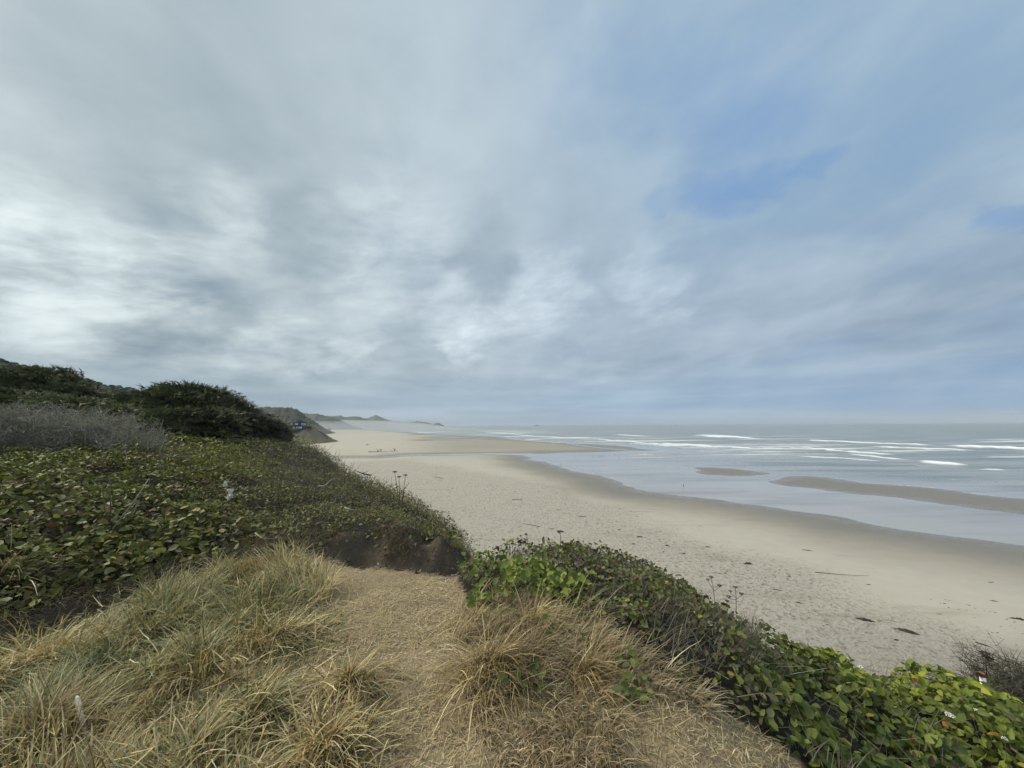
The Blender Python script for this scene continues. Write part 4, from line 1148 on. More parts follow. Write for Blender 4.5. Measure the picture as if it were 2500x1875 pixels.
# ------------------------------------------------------------------ dead flower stalks
M_STALK = m_col('dry_stalk', .8, .15, 0, .2, 30)
def umbel(s, c, r, col, n=9, dome=.35):
    for i in range(n):
        a = i * 2.399; q = r * math.sqrt((i + .3) / n)
        e = np.array(c) + np.array([math.cos(a) * q, math.sin(a) * q, r * dome * (1 - (q / r) ** 2) + r * .3])
        tube(s, [np.array(c) - [0, 0, r * .3], e], [.0022, .0016], 3, col)
        lump(s, e, r * .30, (1, 1, .55), 6, 4, .4, i, col)
def stalk(Y, base, heads, label, col_s, col_h, hr, rad=.006, cat='dead flower', cup=.35):
    b0 = P(base[0], base[1], Y)
    root = empty('dried_flower_stalk', b0, label, cat, 'dried flower stalks')
    s = Soup(); sh = []
    pts = [P(a, c_, Y) - b0 for a, c_, *_ in heads]
    m0 = pts[0]
    tube(s, [np.array([0, 0, -.08]), m0 * .5 + [.01, 0, 0], m0], [rad, rad * .8, rad * .6], 5, col_s)
    for k in range(1, len(pts)):
        f = .35 + .1 * k
        j = m0 * min(f, .8); j[2] = min(j[2], pts[k][2] * .8)
        tube(s, [j, j * .45 + pts[k] * .55 + [.0, 0, -.01], pts[k]], [rad * .7, rad * .6, rad * .45], 4, col_s)
    link('stem', s.mesh('stem', True), M_STALK, root)
    for k, pt in enumerate(pts):
        h = Soup(); r = heads[k][2] if len(heads[k]) > 2 else hr
        umbel(h, pt, r, col_h, 9, cup)
        link('flower_head', h.mesh('flower_head', True), M_STALK, root)
BR = (.045, .035, .026); TN = (.17, .135, .09); PK = (.10, .082, .055)
stalk(9.3, (972, 1216), [(963.5, 1154)], 'tall thick dead flower stalk with a dark flat head, first on the bank edge', TN, BR, .052, .009)
stalk(9.2, (976, 1219), [(974, 1166)], 'shorter dead flower stalk between two taller ones on the bank edge', PK, BR, .050, .008)
stalk(9.1, (981, 1222), [(989.5, 1162), (997, 1180, .015)], 'dead flower stalk leaning out over the beach from the bank edge', TN, BR, .048, .009)
stalk(5.4, (1745, 1470), [(1736, 1411), (1757, 1432), (1728, 1417, .025)], 'branching dry umbel with three heads standing against the sand', PK, PK, .034, .0045)
stalk(5.2, (1796, 1486), [(1795, 1436), (1810, 1452), (1783, 1445, .024), (1779, 1459, .034), (1775, 1469, .03)], 'bushy dry umbel with five heads beside the branching one', PK, PK, .032, .0045)
stalk(6.2, (1368, 1324), [(1367, 1301)], 'single black round seed head poking over the mound crest', PK, BR, .055, .006, cup=.2)
stalk(4.95, (2407, 1636), [(2403, 1599, .05), (2379, 1613, .02), (2414, 1612, .05), (2382, 1634, .05)], 'curled dead umbel with dark heads by the white marker post', PK, BR, .045, .006)
stalk(6.0, (259, 1277), [(247, 1178), (250, 1147, .075)], 'grey dead stalk with a black flat head in the dark salal', TN, BR, .06, .010)
stalk(6.05, (270, 1274), [(267, 1156)], 'straight dead stalk beside the grey one in the dark salal', TN, BR, .075, .010)
stalk(8.2, (681, 1221), [(673, 1138)], 'lone dead stalk with a black head amid the bank leaves', TN, BR, .065, .010)
stalk(6.1, (1290, 1330), [(1284, 1306, .03), (1271, 1309, .02)], 'short dark seed heads at the tip of the mound crest', PK, BR, .03, .005)

# loose sticks lying in the leaves
def stick(a, b_, Ya, Yb, r, label, col=(.30, .27, .22), bend=.03):
    A = P(*a, Ya); B = P(*b_, Yb)
    s = Soup()
    mid = (A + B) / 2 + rng.normal(0, bend, 3)
    tube(s, [np.zeros(3), (mid - A), B - A], [r, r * .9, r * .5], 6, col)
    j = (mid - A); tube(s, [j, j + rng.normal(0, .08, 3) + [0, 0, .05]], [r * .5, r * .2], 4, col)
    o = link('stick', s.mesh('stick', True), M_TWIG, label=label, cat='stick', group='bare sticks on the bluff')
    o.location = A
stick((275, 1292), (364, 1168), 5.7, 6.0, .011, 'long pale stick leaning to the right out of the dark salal')
stick((323, 1261), (352, 1216), 5.8, 5.9, .008, 'short stick parallel to the long leaning one')
stick((776, 1187), (812, 1168), 8.9, 9.0, .014, 'forked white stick lying on the middle of the bank', (.42, .40, .36))
stick((840, 1239), (878, 1244), 7.9, 7.9, .013, 'short thick grey stick lying level on the bank', (.36, .33, .29))
stick((623, 1301), (667, 1315), 6.1, 6.0, .010, 'thin bent stick over the dark gully lip')
stick((1654, 1411), (1664, 1446), 5.35, 5.3, .010, 'bleached white stick upright at the mound edge over the sand', (.62, .60, .54), .01)
stick((1272, 1330), (1275, 1382), 5.6, 5.4, .006, 'thin pale curved stem standing behind the bright leaves', (.34, .31, .25))
stick((1620, 1395), (1570, 1388), 5.9, 6.0, .008, 'grey forked driftwood twig on the seaward face of the mound', (.30, .28, .24))
stick((905, 1160), (870, 1150), 12.5, 12.3, .02, 'dark twisted dead branch on the skyline of the bank', (.06, .05, .045), .06)
stick((1030, 1290), (1055, 1252), 7.4, 7.8, .008, 'thin bare twig slanting up on the rounded bank nose', (.20, .18, .15))
stick((1058, 1345), (1056, 1268), 7.0, 7.1, .006, 'pale upright stem at the cliff edge by the small dark bush', (.34, .32, .26), .01)
# snag against the sky over the leftmost spruces
b0 = P(201, 930, 24.6); s = Soup()
for a, c_, d_, e_ in [(201, 930, 199, 906), (199, 906, 193, 898), (199, 909, 188, 907), (199, 909, 205, 907), (200, 915, 193, 912), (200, 914, 207, 910), (201, 922, 207, 918), (188, 907, 181, 917)]:
    tube(s, [P(a, c_, 24.6) - b0, P(d_, e_, 24.6) - b0], [.035, .018], 4)
o = link('dead_snag', s.mesh('dead_snag'), M_BARK, label='bare crooked snag against the sky above the leftmost spruces', cat='dead tree'); o.location = b0

# ------------------------------------------------------------------ small things left on the bluff
def crumple(name, px, py, Y, w, h, label, cat, group=None, seed=0):
    c = P(px, py, Y); s = Soup(); rr = np.random.default_rng(seed)
    n = 7
    X, Zz = np.meshgrid(np.linspace(-1, 1, n), np.linspace(-1, 1, n))
    wd = .55 + .45 * np.abs(Zz) ** .7 - .25 * Zz
    V = np.stack([X * w / 2 * wd + rr.normal(0, w * .05, X.shape), rr.normal(0, w * .14, X.shape) + .12 * w * np.cos(X * 2.4), Zz * h / 2 + rr.normal(0, h * .05, X.shape)], -1).reshape(-1, 3)
    s.add(V, gridfaces(n, n)); s.add(V + [0, .006, 0], gridfaces(n, n)[:, ::-1])
    o = link(name, s.mesh(name), M_WHITE, label=label, cat=cat, group=group); o.location = c
crumple('paper_scrap', 551, 1181, 6.35, .075, .09, 'small crumpled white scrap, the upper of two caught in the salal', 'litter', 'white litter in the salal', 1)
crumple('paper_scrap', 562, 1205, 6.2, .115, .15, 'larger torn white scrap below the small one in the salal', 'litter', 'white litter in the salal', 2)
crumple('paper_scrap', 1624, 1411, 5.5, .035, .045, 'tiny white scrap beside the bleached stick on the mound', 'litter', None, 3)
# wooden stake with flaking white paint
A = np.array(STK); B = P(186, 1699, A[1] + .10)
s = Soup(); w = .0125
dirv = B - A; Ln = np.linalg.norm(dirv)
box(s, -w, w, -w * .7, w * .7, -.15, Ln * .93); V = [(-w, -w * .7, Ln * .93), (w, -w * .7, Ln * .93), (w, w * .7, Ln * .93), (-w, w * .7, Ln * .93), (-w * .3, 0, Ln * 1.02), (w * .5, 0, Ln * 1.0)]
s.add(V, [(0, 1, 5, 4), (2, 3, 4, 5)], [(1, 2, 5), (3, 0, 4)])
m, t, b = material('flaking_paint')
nz = t.noise(t.mapping(t.pos(), (20, 20, 16)), 1.0, 3)
t.put(b.inputs['Base Color'], t.mix(t.rng(nz, .42, .56), rgb(.24, .22, .16), rgb(.72, .68, .58)))
o = link('wooden_stake', s.mesh('wooden_stake'), m, label='leaning wooden stake with flaking white paint in the grass', cat='stake')
o.matrix_world = Matrix.Translation(A) @ Vector(dirv).to_track_quat('Z', 'X').to_matrix().to_4x4()
# marker post with a red flagging band
A = P(2405, 1688, 4.25)
root = empty('marker_post', A, 'white marker post with torn red ribbon on top among the salal', 'post')
s = Soup(); tube(s, [(0, 0, -.3), (-.008, 0, .14)], [.0235, .0235], 10); link('post', s.mesh('post', True), M_WHITE, root)
M_RED = m_plain('red_ribbon', (.20, .085, .06), .6)
s = Soup(); tube(s, [(-.008, 0, .14), (-.009, 0, .175)], [.0225, .0225], 10)
for k in range(4):
    a = k * 1.5; V = [(-.01, 0, .17), (-.01, .0, .145), (-.05 - .012 * k, .02 * math.sin(a), .155 + .02 * math.cos(a)), (-.045, .02 * math.cos(a), .185)]
    V2 = [(p_[0], p_[1] + .002, p_[2]) for p_ in V]; s.add(V + V2, [(0, 1, 2, 3), (7, 6, 5, 4)])
link('ribbon', s.mesh('ribbon'), M_RED, root)
# orange flower in the tan grass
c = P(1470, 1545, 3.55); s = Soup(); k = 7
ang = np.arange(k) * 2 * math.pi / k
leaves(s, np.zeros((k, 3)), np.stack([np.cos(ang) * .5, np.sin(ang) * .5 - .6, np.full(k, .6)], 1), np.stack([np.cos(ang), np.sin(ang) * .6, np.abs(np.sin(ang)) + .2], 1), np.full(k, .034), np.tile((.75, .17, .035), (k, 1)), .9)
root = empty('orange_flower', c, 'single bright orange flower standing in the tan grass', 'flower')
link('petals', s.mesh('petals', True), M_LEAF, root)
s = Soup(); tube(s, [(0.03, .02, -.22), (.01, 0, -.1), (0, 0, 0)], [.003, .003, .002], 4, (.12, .14, .05)); link('stem', s.mesh('stem'), M_STALK, root)
# white flower clusters in the mound
def yarrow(px, py, Y, r, label):
    c = P(px, py - 3, Y - .04); root = empty('white_flower', c, label, 'flower', 'white flower clusters in the salal')
    s = Soup()
    for i in range(22):
        a = i * 2.399; q = r * math.sqrt((i + .4) / 22)
        lump(s, (math.cos(a) * q, math.sin(a) * q, .012 * math.cos(q / r * 1.5) + rng.normal(0, .004)), r * .17, (1, 1, .6), 6, 4, .3, i, (.74, .74, .66))
    link('flower_head', s.mesh('flower_head', True), M_STALK, root)
    s = Soup(); tube(s, [(.02, .02, -.2), (0, 0, 0)], [.003, .002], 4, (.10, .12, .05)); link('stem', s.mesh('stem'), M_STALK, root)
for a in [(1981, 1606, 4.25, .036, 'largest white flower cluster on the crest of the bright salal'), (2101, 1633, 4.1, .026, 'white flower cluster on the crest halfway to the marker post'),
          (2190, 1734, 3.45, .024, 'white flower cluster in the middle of the bright slope'), (2319, 1750, 3.4, .030, 'wide white flower cluster low in the leaves below the marker post'),
          (2388, 1740, 3.5, .026, 'white flower cluster directly below the marker post'), (1757, 1562, 4.2, .022, 'white flower cluster where the tan grass meets the mound'),
          (1864, 1586, 4.35, .026, 'white flower cluster at the dip of the mound crest'), (2063, 1668, 3.85, .018, 'small white flower under the crest of the bright salal'), (2453, 1808, 3.0, .018, 'small white flower near the lower right corner')]:
    yarrow(*a)

# ------------------------------------------------------------------ things lying on the beach
def kelp(px, py, Lpx, ang, wid, label, hump=.15, seed=0, tail=0.0):
    c = onplane(px, py, ZB + 1.0); Yk = c[1]
    # ride on the sand
    k = Yk / F
    Lm = Lpx * k
    zc = beach_z(c[0], c[1])
    # refine against the sand's own height
    c = onplane(px, py, zc); zc = beach_z(c[0], c[1])
    s = Soup(); rr = np.random.default_rng(seed)
    n = 14; t = np.linspace(-.5, .5, n)
    fx = math.cos(ang); fy = math.sin(ang)
    bend = rr.normal(0, .06) * Lm
    w = wid * Lm * np.maximum(.05, (1 - (2 * t) ** 2) ** .6) * (1 + rr.normal(0, .18, n))
    V = []
    hs = np.maximum(.03, w * .35) + hump * Lm * .1 * rr.uniform(.3, 1.2, n) * (1 - (2 * t) ** 2)
    for i in range(n):
        cx = t[i] * Lm * fx - (bend * (1 - (2 * t[i]) ** 2)) * fy; cy = t[i] * Lm * fy + (bend * (1 - (2 * t[i]) ** 2)) * fx
        for j, a in enumerate(np.linspace(0, math.pi, 6)):
            V.append((cx - fy * w[i] * math.cos(a) * .5, cy + fx * w[i] * math.cos(a) * .5, -.03 + math.sin(a) * hs[i] * (1 + rr.normal(0, .15))))
        V.append((cx, cy, -.06))
    Q = []
    for i in range(n - 1):
        for j in range(7):
            j2 = (j + 1) % 7
            Q.append((i * 7 + j, (i + 1) * 7 + j, (i + 1) * 7 + j2, i * 7 + j2))
    s.add(np.array(V), Q, [(0, a_, a_ + 1) for a_ in range(1, 6)] + [((n - 1) * 7, (n - 1) * 7 + a_ + 1, (n - 1) * 7 + a_) for a_ in range(1, 6)])
    if tail:
        q = [np.array([.4 * Lm * fx, .4 * Lm * fy, .04])]
        for i in range(1, 9):
            a2 = ang - .12 + .045 * i
            q.append(q[-1] + np.array([math.cos(a2), math.sin(a2), 0]) * tail * k / 8)
        tube(s, q, np.linspace(.05, .02, 9) * max(1, k * 8), 5)
    o = link('kelp', s.mesh('kelp', True), M_KELP, label=label, cat='kelp', group='dark kelp washed up on the sand')
    o.location = (c[0], c[1], zc)
DYI = np.log(dy)
def beach_z(x, y):
    d = 26.0 * F / y; u = x / y
    i = int(np.argmin(np.abs(dy - d))); j = int(np.argmin(np.abs(uu - u)))
    return float(ZB + hb[i, j])
KL = [(2112, 1514, 37, -.5, .30, 'long thick dark kelp clump, left of the two biggest on the near sand'), (2213, 1542, 45, -.75, .28, 'biggest dark kelp clump with a tapering tail on the near sand'),
      (2396, 1573, 30, -1.0, .22, 'slim dark kelp strip above the curled dead umbel'), (2488, 1513, 32, -.5, .26, 'dark kelp strip cut by the right border of the photo'),
      (1825, 1376, 20, .1, .45, 'humped kelp heap in the middle of the sand'), (1969, 1343, 23, -.4, .16, 'thin dark kelp strip high on the smooth sand'),
      (1951, 1472, 17, -.4, .22, 'short kelp strip near the crest of the mound'), (2293, 1499, 15, -.1, .16, 'small level kelp strip above the biggest clump'),
      (2422, 1466, 20, -.4, .15, 'narrow kelp strip near the right border'), (2418, 1421, 17, 0, .14, 'thin level kelp strip farthest up near the right border'),
      (2188, 1562, 12, 0, .5, 'round kelp knot beneath the biggest clump'), (1897, 1440, 22, -.4, .14, 'thin slanting kelp strip beyond the dry umbels'),
      (1882, 1445, 10, -.2, .35, 'small kelp knot touching a thin strip'), (1810, 1414, 15, -.6, .16, 'short slanting kelp scrap left of the humped heap'),
      (1727, 1336, 14, 0, .3, 'small flat kelp heap above the dry umbels'), (2119, 1427, 11, -.2, .3, 'small kelp knot past the end of the long whip'),
      (2134, 1445, 13, -.5, .14, 'thin kelp scrap below the end of the long whip'), (2020, 1526, 16, -.4, .25, 'pale kelp scrap left of the two biggest clumps'),
      (1419, 1261, 27, -.1, .10, 'long level dark weed streak in the middle distance'), (1362, 1245, 13, -.2, .2, 'short weed scrap above the long level streak'),
      (1513, 1241, 7, 0, .3, 'dark weed fleck, upper one of a pair'), (1513, 1255, 7, 0, .3, 'dark weed fleck, lower one of a pair'),
      (1511, 1294, 9, 0, .5, 'dark round weed clump nearest the mound crest'), (1485, 1300, 6, 0, .5, 'tiny dark weed dot left of the round clump'),
      (1562, 1312, 16, .05, .4, 'humped dark weed heap beyond the mound'), (1546, 1329, 10, 0, .45, 'flat dark weed clump just over the mound crest'),
      (1611, 1298, 7, 0, .4, 'dark weed dot on the far side of the humped heap'), (1629, 1333, 12, -.5, .5, 'ragged dark weed clump right of the flat one'),
      (1669, 1352, 9, 0, .5, 'dark weed clump, larger of two side by side'), (1660, 1351, 5, 0, .6, 'dark weed dot, smaller of two side by side'),
      (1611, 1319, 6, 0, .4, 'tiny weed dot between two weed heaps'), (1620, 1347, 6, 0, .4, 'tiny weed dot below the ragged clump'), (1676, 1365, 6, 0, .5, 'tiny weed dot below the side by side pair'),
      (1709, 1284, 12, -.1, .16, 'thin dark weed streak alone on the smooth sand'), (1315, 1200, 5, 0, .5, 'dark weed dot near the damp sand'), (1263, 1277, 5, 0, .6, 'dark dot on the sand left of the pale log'),
      (1555, 1261, 8, 0, .25, 'short weed fleck right of the dark pair'), (1636, 1370, 9, -.2, .25, 'weed fleck just beyond the leaves of the mound'), (1653, 1375, 8, -.3, .25, 'second weed fleck just beyond the leaves of the mound'),
      (1345, 1292, 22, .25, .10, 'thin brown stick like weed beyond the round seed head'), (1838, 1432, 9, -.2, .25, 'weed fleck between the dry umbels and the thin strip'), (1834, 1424, 7, -.1, .3, 'upper weed fleck of the scatter beyond the dry umbels'),
      (1937, 1505, 12, -.1, .22, 'weed scrap close to the bright salal crest'), (2435, 1545, 8, 0, .4, 'weed dot near the slim dark strip'), (1320, 1243, 5, 0, .4, 'weed dot above the pale log'), (1463, 1268, 6, 0, .4, 'weed dot right of the long level streak'), (1432, 1275, 7, -.2, .4, 'weed fleck under the long level streak')]
for i, a in enumerate(KL):
    kelp(*a, seed=i)
kelp(1997, 1399, 14, -.3, .22, 'bull kelp with a long thin whip trailing across the sand', seed=77, tail=95)

s = Soup()
for i in range(620):
    px = rng.uniform(1000, 2500); lo_ = np.interp(px, [1000, 1330, 1650, 2100, 2500], [1120, 1185, 1290, 1420, 1520]); py = lo_ + abs(rng.normal(0, 70)) - 10
    c = onplane(px, py, ZB + .9); c = onplane(px, py, beach_z(c[0], c[1])); k = c[1] / F
    if vnoise(c[0] * .13, c[1] * .09, 66) < .52: continue
    lump(s, c, rng.uniform(.5, 1.9) * k, (1.7, .8, .3), 6, 4, .5, i, np.array((.06, .05, .038)) * rng.uniform(.6, 2.2), rng.uniform(-.9, .3))
link('wrack', s.mesh('wrack'), m_col('weed_scraps', .8, .1, 0, .2, 5), label='countless tiny scraps of dark weed strewn over the trodden sand', cat='wrack', kind='stuff')

def driftwood(px, py, parts, label, rad, cat='driftwood', mat=None, col=(.15, .13, .10)):
    c = onplane(px, py, ZB + .9); zc = beach_z(c[0], c[1]); c = onplane(px, py, zc)
    k = c[1] / F
    s = Soup()
    for q in parts:
        pts = [np.array([a * k, d * k, b_ * k + rad * k]) for a, b_, d in q]
        tube(s, pts, np.linspace(rad * k, rad * k * .45, len(pts)), 6, col)
    o = link('driftwood', s.mesh('driftwood', True), mat or M_DRIFT, label=label, cat=cat, group='driftwood on the beach')
    o.location = (c[0], c[1], zc)
driftwood(921, 1104, [[(-22, 0, 0), (-5, .4, 0), (8, .3, 0), (26, 0, 0)], [(2, 0, 0), (0, 4, 0), (-2, 7, 0)], [(6, 0, 0), (8, 4, 0), (7, 7, 0)], [(8, 3, 0), (12, 6, 0)], [(3, 3, 0), (5, 5, 0)], [(-17, 0, 0), (-18, 3, 0)]], 'far driftwood tree with upright broken branches', .9, col=(.08, .07, .06))
driftwood(963, 1102, [[(-12, 0, 0), (0, .3, 0), (8, 0, 0)], [(0, 0, 0), (.3, 4, 0)], [(.3, 3, 0), (-3, 7, 0)], [(.3, 3, 0), (3, 6.5, 0)]], 'far forked driftwood shaped like a letter Y', .8, col=(.08, .07, .06))
driftwood(897, 1087, [[(-3, 0, 0), (3, .8, 0)]], 'small dark driftwood stub farthest up the beach', 1.0)
driftwood(1264, 1221, [[(-14, 0, 0), (-4, .5, 5), (4, .2, 0), (11, 0, -3)], [(8, 0, 0), (10, 5, 0), (12, 5.5, 0)]], 'dark stick with an upturned end on the middle sand', .8)
driftwood(1300, 1284, [[(-24, 0, 18), (-6, 0, 6), (10, 0, -4), (17, 0, -14)]], 'long pale bleached log on the sand beyond the mound', 1.3, mat=M_SNAG)
driftwood(1070, 1167, [[(-14, 0, 16), (0, 0, 0), (14, 0, -14)]], 'pale bleached pole lying on the sand left of the middle', 1.0, mat=M_SNAG)
driftwood(1010, 1117, [[(-6, 0, 0), (6, .6, 0)]], 'short dark log beside the creek', .9)
driftwood(1035, 1289, [[(-5, 0, 4), (5, 0, -4)], [(0, 0, 0), (4, 0, 8)]], 'scraps of dark wood on the sand by the dirt slope', .8)

# people by the water, tiny in the distance
def person(px, py, hpx, label, top, legs, stoop=0.0, face=0.0):
    c = onplane(px, py, ZB + .05); k = c[1] / F; H = hpx * k
    root = empty('person', (c[0], c[1], ZB), label, 'person', 'people by the water', rz=face)
    s = Soup(); u_ = H / 1.72
    def limb(a, b_, c_, r): tube(s, [np.array(a) * u_, np.array(b_) * u_, np.array(c_) * u_], np.array(r) * u_, 7)
    limb((-.10, 0, .88), (-.12, .05, .48), (-.12, -.04, .02), (.095, .07, .045))
    limb((.10, 0, .88), (.12, -.04, .48), (.13, .10, .02), (.095, .07, .045))
    lump(s, np.array((-.12, .03, .03)) * u_, .10 * u_, (.5, 1.1, .4), 7, 5, .05); lump(s, np.array((.13, .16, .03)) * u_, .10 * u_, (.5, 1.1, .4), 7, 5, .05)
    link('trousers', s.mesh('trousers', True), legs, root)
    s = Soup()
    tube(s, [np.array((0, 0, .82)) * u_, np.array((0, .02, 1.05)) * u_, np.array((0, .03 + stoop * .2, 1.36)) * u_, np.array((0, .04 + stoop * .3, 1.48)) * u_], np.array((.17, .15, .20, .08)) * u_, 8)
    for sg in (-1, 1):
        limb((sg * .19, .03 + stoop * .2, 1.38), (sg * .25, .04, 1.10), (sg * .24, .12, .86), (.06, .048, .035))
    link('jacket', s.mesh('jacket', True), top, root)
    s = Soup()
    tube(s, [np.array((0, .04 + stoop * .3, 1.44)) * u_, np.array((0, .05 + stoop * .35, 1.53)) * u_], [.05 * u_, .05 * u_], 7)
    lump(s, np.array((0, .06 + stoop * .4, 1.61)) * u_, .105 * u_, (.85, 1, 1.12), 8, 7, .02)
    for sg in (-1, 1): lump(s, np.array((sg * .24, .14, .80)) * u_, .05 * u_, (.6, .6, 1.2), 6, 5, .05)
    link('body', s.mesh('body', True), M_SKIN, root)
    s = Soup(); lump(s, np.array((0, .045 + stoop * .4, 1.645)) * u_, .11 * u_, (.9, 1, .95), 8, 6, .03); link('hair', s.mesh('hair', True), M_DARKCLOTH, root)
M_GREYCLOTH = m_plain('grey_cloth', (.12, .13, .14), .8)
person(1669, 1187, 8.0, 'person in a white top standing alone on the wet mirror of sand', M_WHITECLOTH, M_DARKCLOTH, 0, .3)
person(1369.5, 1136.5, 5.5, 'person in dark clothes walking alone near the edge of the wet sand', M_DARKCLOTH, M_DARKCLOTH, 0, 1.3)
person(1448, 1116, 5.0, 'person in dark clothes, first of the small group on the far wet sand', M_DARKCLOTH, M_DARKCLOTH, 0, .8)
person(1460, 1115, 3.6, 'short figure in grey, second of the small group on the far wet sand', M_GREYCLOTH, M_DARKCLOTH, .5, 2.0)
person(1467, 1115, 3.8, 'stooping figure in dark clothes, third of the group on the far wet sand', M_DARKCLOTH, M_DARKCLOTH, 1.0, 1.6)
person(1470.5, 1115.5, 3.4, 'small dark figure at the end of the group on the far wet sand', M_DARKCLOTH, M_GREYCLOTH, .3, 1.2)
person(1419, 1114.5, 4.0, 'figure in grey walking apart before the group reaches', M_GREYCLOTH, M_GREYCLOTH, 0, 1.4)
person(1500, 1111.5, 4.0, 'figure in grey beyond the group close to the sand spit', M_GREYCLOTH, M_DARKCLOTH, .3, 1.0)
person(1510, 1114.5, 3.6, 'small grey figure farthest along past the group', M_GREYCLOTH, M_GREYCLOTH, .0, 1.0)

# distant wood on the dark slope behind the spruces
M_WOOD = m_col('far_wood_leaves', .8, .1, 0, .3, .5)
s = Soup()
for i in range(2600):
    px = rng.uniform(-300, 640); f = rng.uniform(0, 1) ** .7
    top = np.interp(px, [-500, -200, 0, 60, 130, 200, 260, 330, 380, 470, 560, 640], [840, 850, 880, 893, 905, 926, 940, 952, 966, 985, 1010, 1040])
    Yw = 165 - 40 * (1 - f)
    q = P(px, top + 6 + (1 - f) * 70, Yw)
    r = rng.uniform(.9, 2.1)
    lump(s, q, r, (1, 1, rng.uniform(.8, 1.3)), 7, 5, .45, i, np.array((.045, .06, .035)) * rng.uniform(.6, 1.4))
link('far_wood', s.mesh('far_wood'), M_WOOD, label='dark distant wood along the slope behind the leftmost spruces', cat='wood', kind='stuff')

# ------------------------------------------------------------------ air
def box_obj(name, x0, x1, y0, y1, z0, z1):
    s = Soup(); V = [(x, y, z) for z in (z0, z1) for y in (y0, y1) for x in (x0, x1)]
    s.add(V, [(0, 2, 3, 1), (4, 5, 7, 6), (0, 1, 5, 4), (2, 6, 7, 3), (0, 4, 6, 2), (1, 3, 7, 5)])
    return s.mesh(name)
def air(name, dens, col):
    m = bpy.data.materials.new(name); m.use_nodes = True; t = NT(m.node_tree)
    m.node_tree.nodes.remove(m.node_tree.nodes['Principled BSDF'])
    v = t.n('ShaderNodeVolumePrincipled'); v.inputs['Density'].default_value = dens; v.inputs['Color'].default_value = col
    v.inputs['Anisotropy'].default_value = 0.0
    t.L.new(v.outputs[0], m.node_tree.nodes['Material Output'].inputs['Volume'])
    return m
link('haze', box_obj('haze', -31500, 31500, -600, 9600, ZB - 6, 150), air('haze_air', .00009, rgb(.86, .90, .93)), label='thin sea haze over the whole coast', cat='haze', kind='stuff')
def mist(x, y, z, rx, ry, rz, dens, label):
    s = Soup(); lump(s, (0, 0, 0), 1.0, (rx, ry, rz), 32, 18, .06, 3)
    o = link('mist', s.mesh('mist', True), air('mist_air', dens, rgb(.88, .91, .93)), label=label, cat='mist', kind='stuff'); o.location = (x, y, z)
mist(-1330, 2900, ZB - 2, 760, 1950, 66, .0010, 'bank of low white sea mist over the far beach before the headland')
mist(-620, 1450, ZB - 2, 420, 850, 42, .0006, 'thin nearer wisp of sea mist low over the sand short of the hills')

# ------------------------------------------------------------------ sky and light
SUN_EL, SUN_AZ = math.radians(42), math.radians(-75)   # azimuth from the viewing direction, negative = left
w = bpy.data.worlds.new("World"); scene.world = w; w.use_nodes = True
t = NT(w.node_tree); bg = w.node_tree.nodes['Background']
tc = t.n('ShaderNodeTexCoord').outputs['Generated']
dirn = t.vm('NORMALIZE', tc)
sky = t.n('ShaderNodeTexSky', sky_type='NISHITA'); sky.sun_disc = False
sky.sun_elevation = SUN_EL; sky.sun_rotation = SUN_AZ; sky.altitude = 20
sky.air_density = 1.0; sky.dust_density = 1.0; sky.ozone_density = 1.5
sx = t.n('ShaderNodeSeparateXYZ'); t.put(sx.inputs[0], dirn)
zc = t.m('ADD', t.m('MAXIMUM', sx.outputs[2], 0.0), .085)
cx = t.m('DIVIDE', sx.outputs[0], zc); cy = t.m('DIVIDE', sx.outputs[1], zc)
cmb = t.n('ShaderNodeCombineXYZ'); t.put(cmb.inputs[0], cx); t.put(cmb.inputs[1], cy)
plane = cmb.outputs[0]
wv = t.noise(plane, .55, 4, .5, 0, 1)
zc2 = t.m('ADD', t.m('MAXIMUM', sx.outputs[2], 0.0), .32)
cmb2 = t.n('ShaderNodeCombineXYZ'); t.put(cmb2.inputs[0], t.m('DIVIDE', sx.outputs[0], zc2)); t.put(cmb2.inputs[1], t.m('DIVIDE', sx.outputs[1], zc2))
puff = cmb2.outputs[0]
wv2 = t.noise(puff, 3.2, 5, .6, 0, 1)
warp = t.vm('ADD', dirn, t.vm('SCALE', t.vm('SUBTRACT', wv, (.5, .5, .5)), scale=.15))
warp = t.vm('ADD', warp, t.vm('SCALE', t.vm('SUBTRACT', wv2, (.5, .5, .5)), scale=.20))
warp = t.vm('NORMALIZE', warp)
st = t.mapping(plane, (1.0, .70, 1), (0, 0, math.radians(18)))
nA = t.noise(st, 1.25, 8, .55, .2)
nB = t.noise(t.mapping(puff, (1, .8, 1), (0, 0, .5)), .9, 5, .5)
azi = t.m('ARCTAN2', sx.outputs[0], sx.outputs[1]); ele = t.m('ARCSINE', sx.outputs[2])
def azel(k, tilt=.10):
    c_ = t.n('ShaderNodeCombineXYZ'); t.put(c_.inputs[0], azi)
    t.put(c_.inputs[1], t.m('MULTIPLY', t.m('ADD', ele, t.m('MULTIPLY', azi, -tilt)), k)); return c_.outputs[0]
nC = t.noise(azel(2.1, .16), 5.0, 9, .56, .35)
nD = t.noise(azel(3.0, .10), 13.0, 7, .58, .3)
def blob(px, py, r_in, r_out, src=None):
    d = ray(px, py); d = d / np.linalg.norm(d)
    dt = t.vm('DOT_PRODUCT', src or warp, tuple(d))
    return t.rng(dt, math.cos(math.radians(r_out)), math.cos(math.radians(r_in)))
def addw(acc, x, wt): return t.m('ADD', acc, t.m('MULTIPLY', x, wt))
S = 1.13
low = t.rng(sx.outputs[2], .75, .05)
B = t.m('ADD', .42, t.m('MULTIPLY', t.m('SUBTRACT', nA, .5), .85))
B = addw(B, t.m('SUBTRACT', nB, .5), .40)
B = t.m('ADD', B, t.m('MULTIPLY', t.m('SUBTRACT', nC, .5), t.m('ADD', .14, t.m('MULTIPLY', low, .70))))
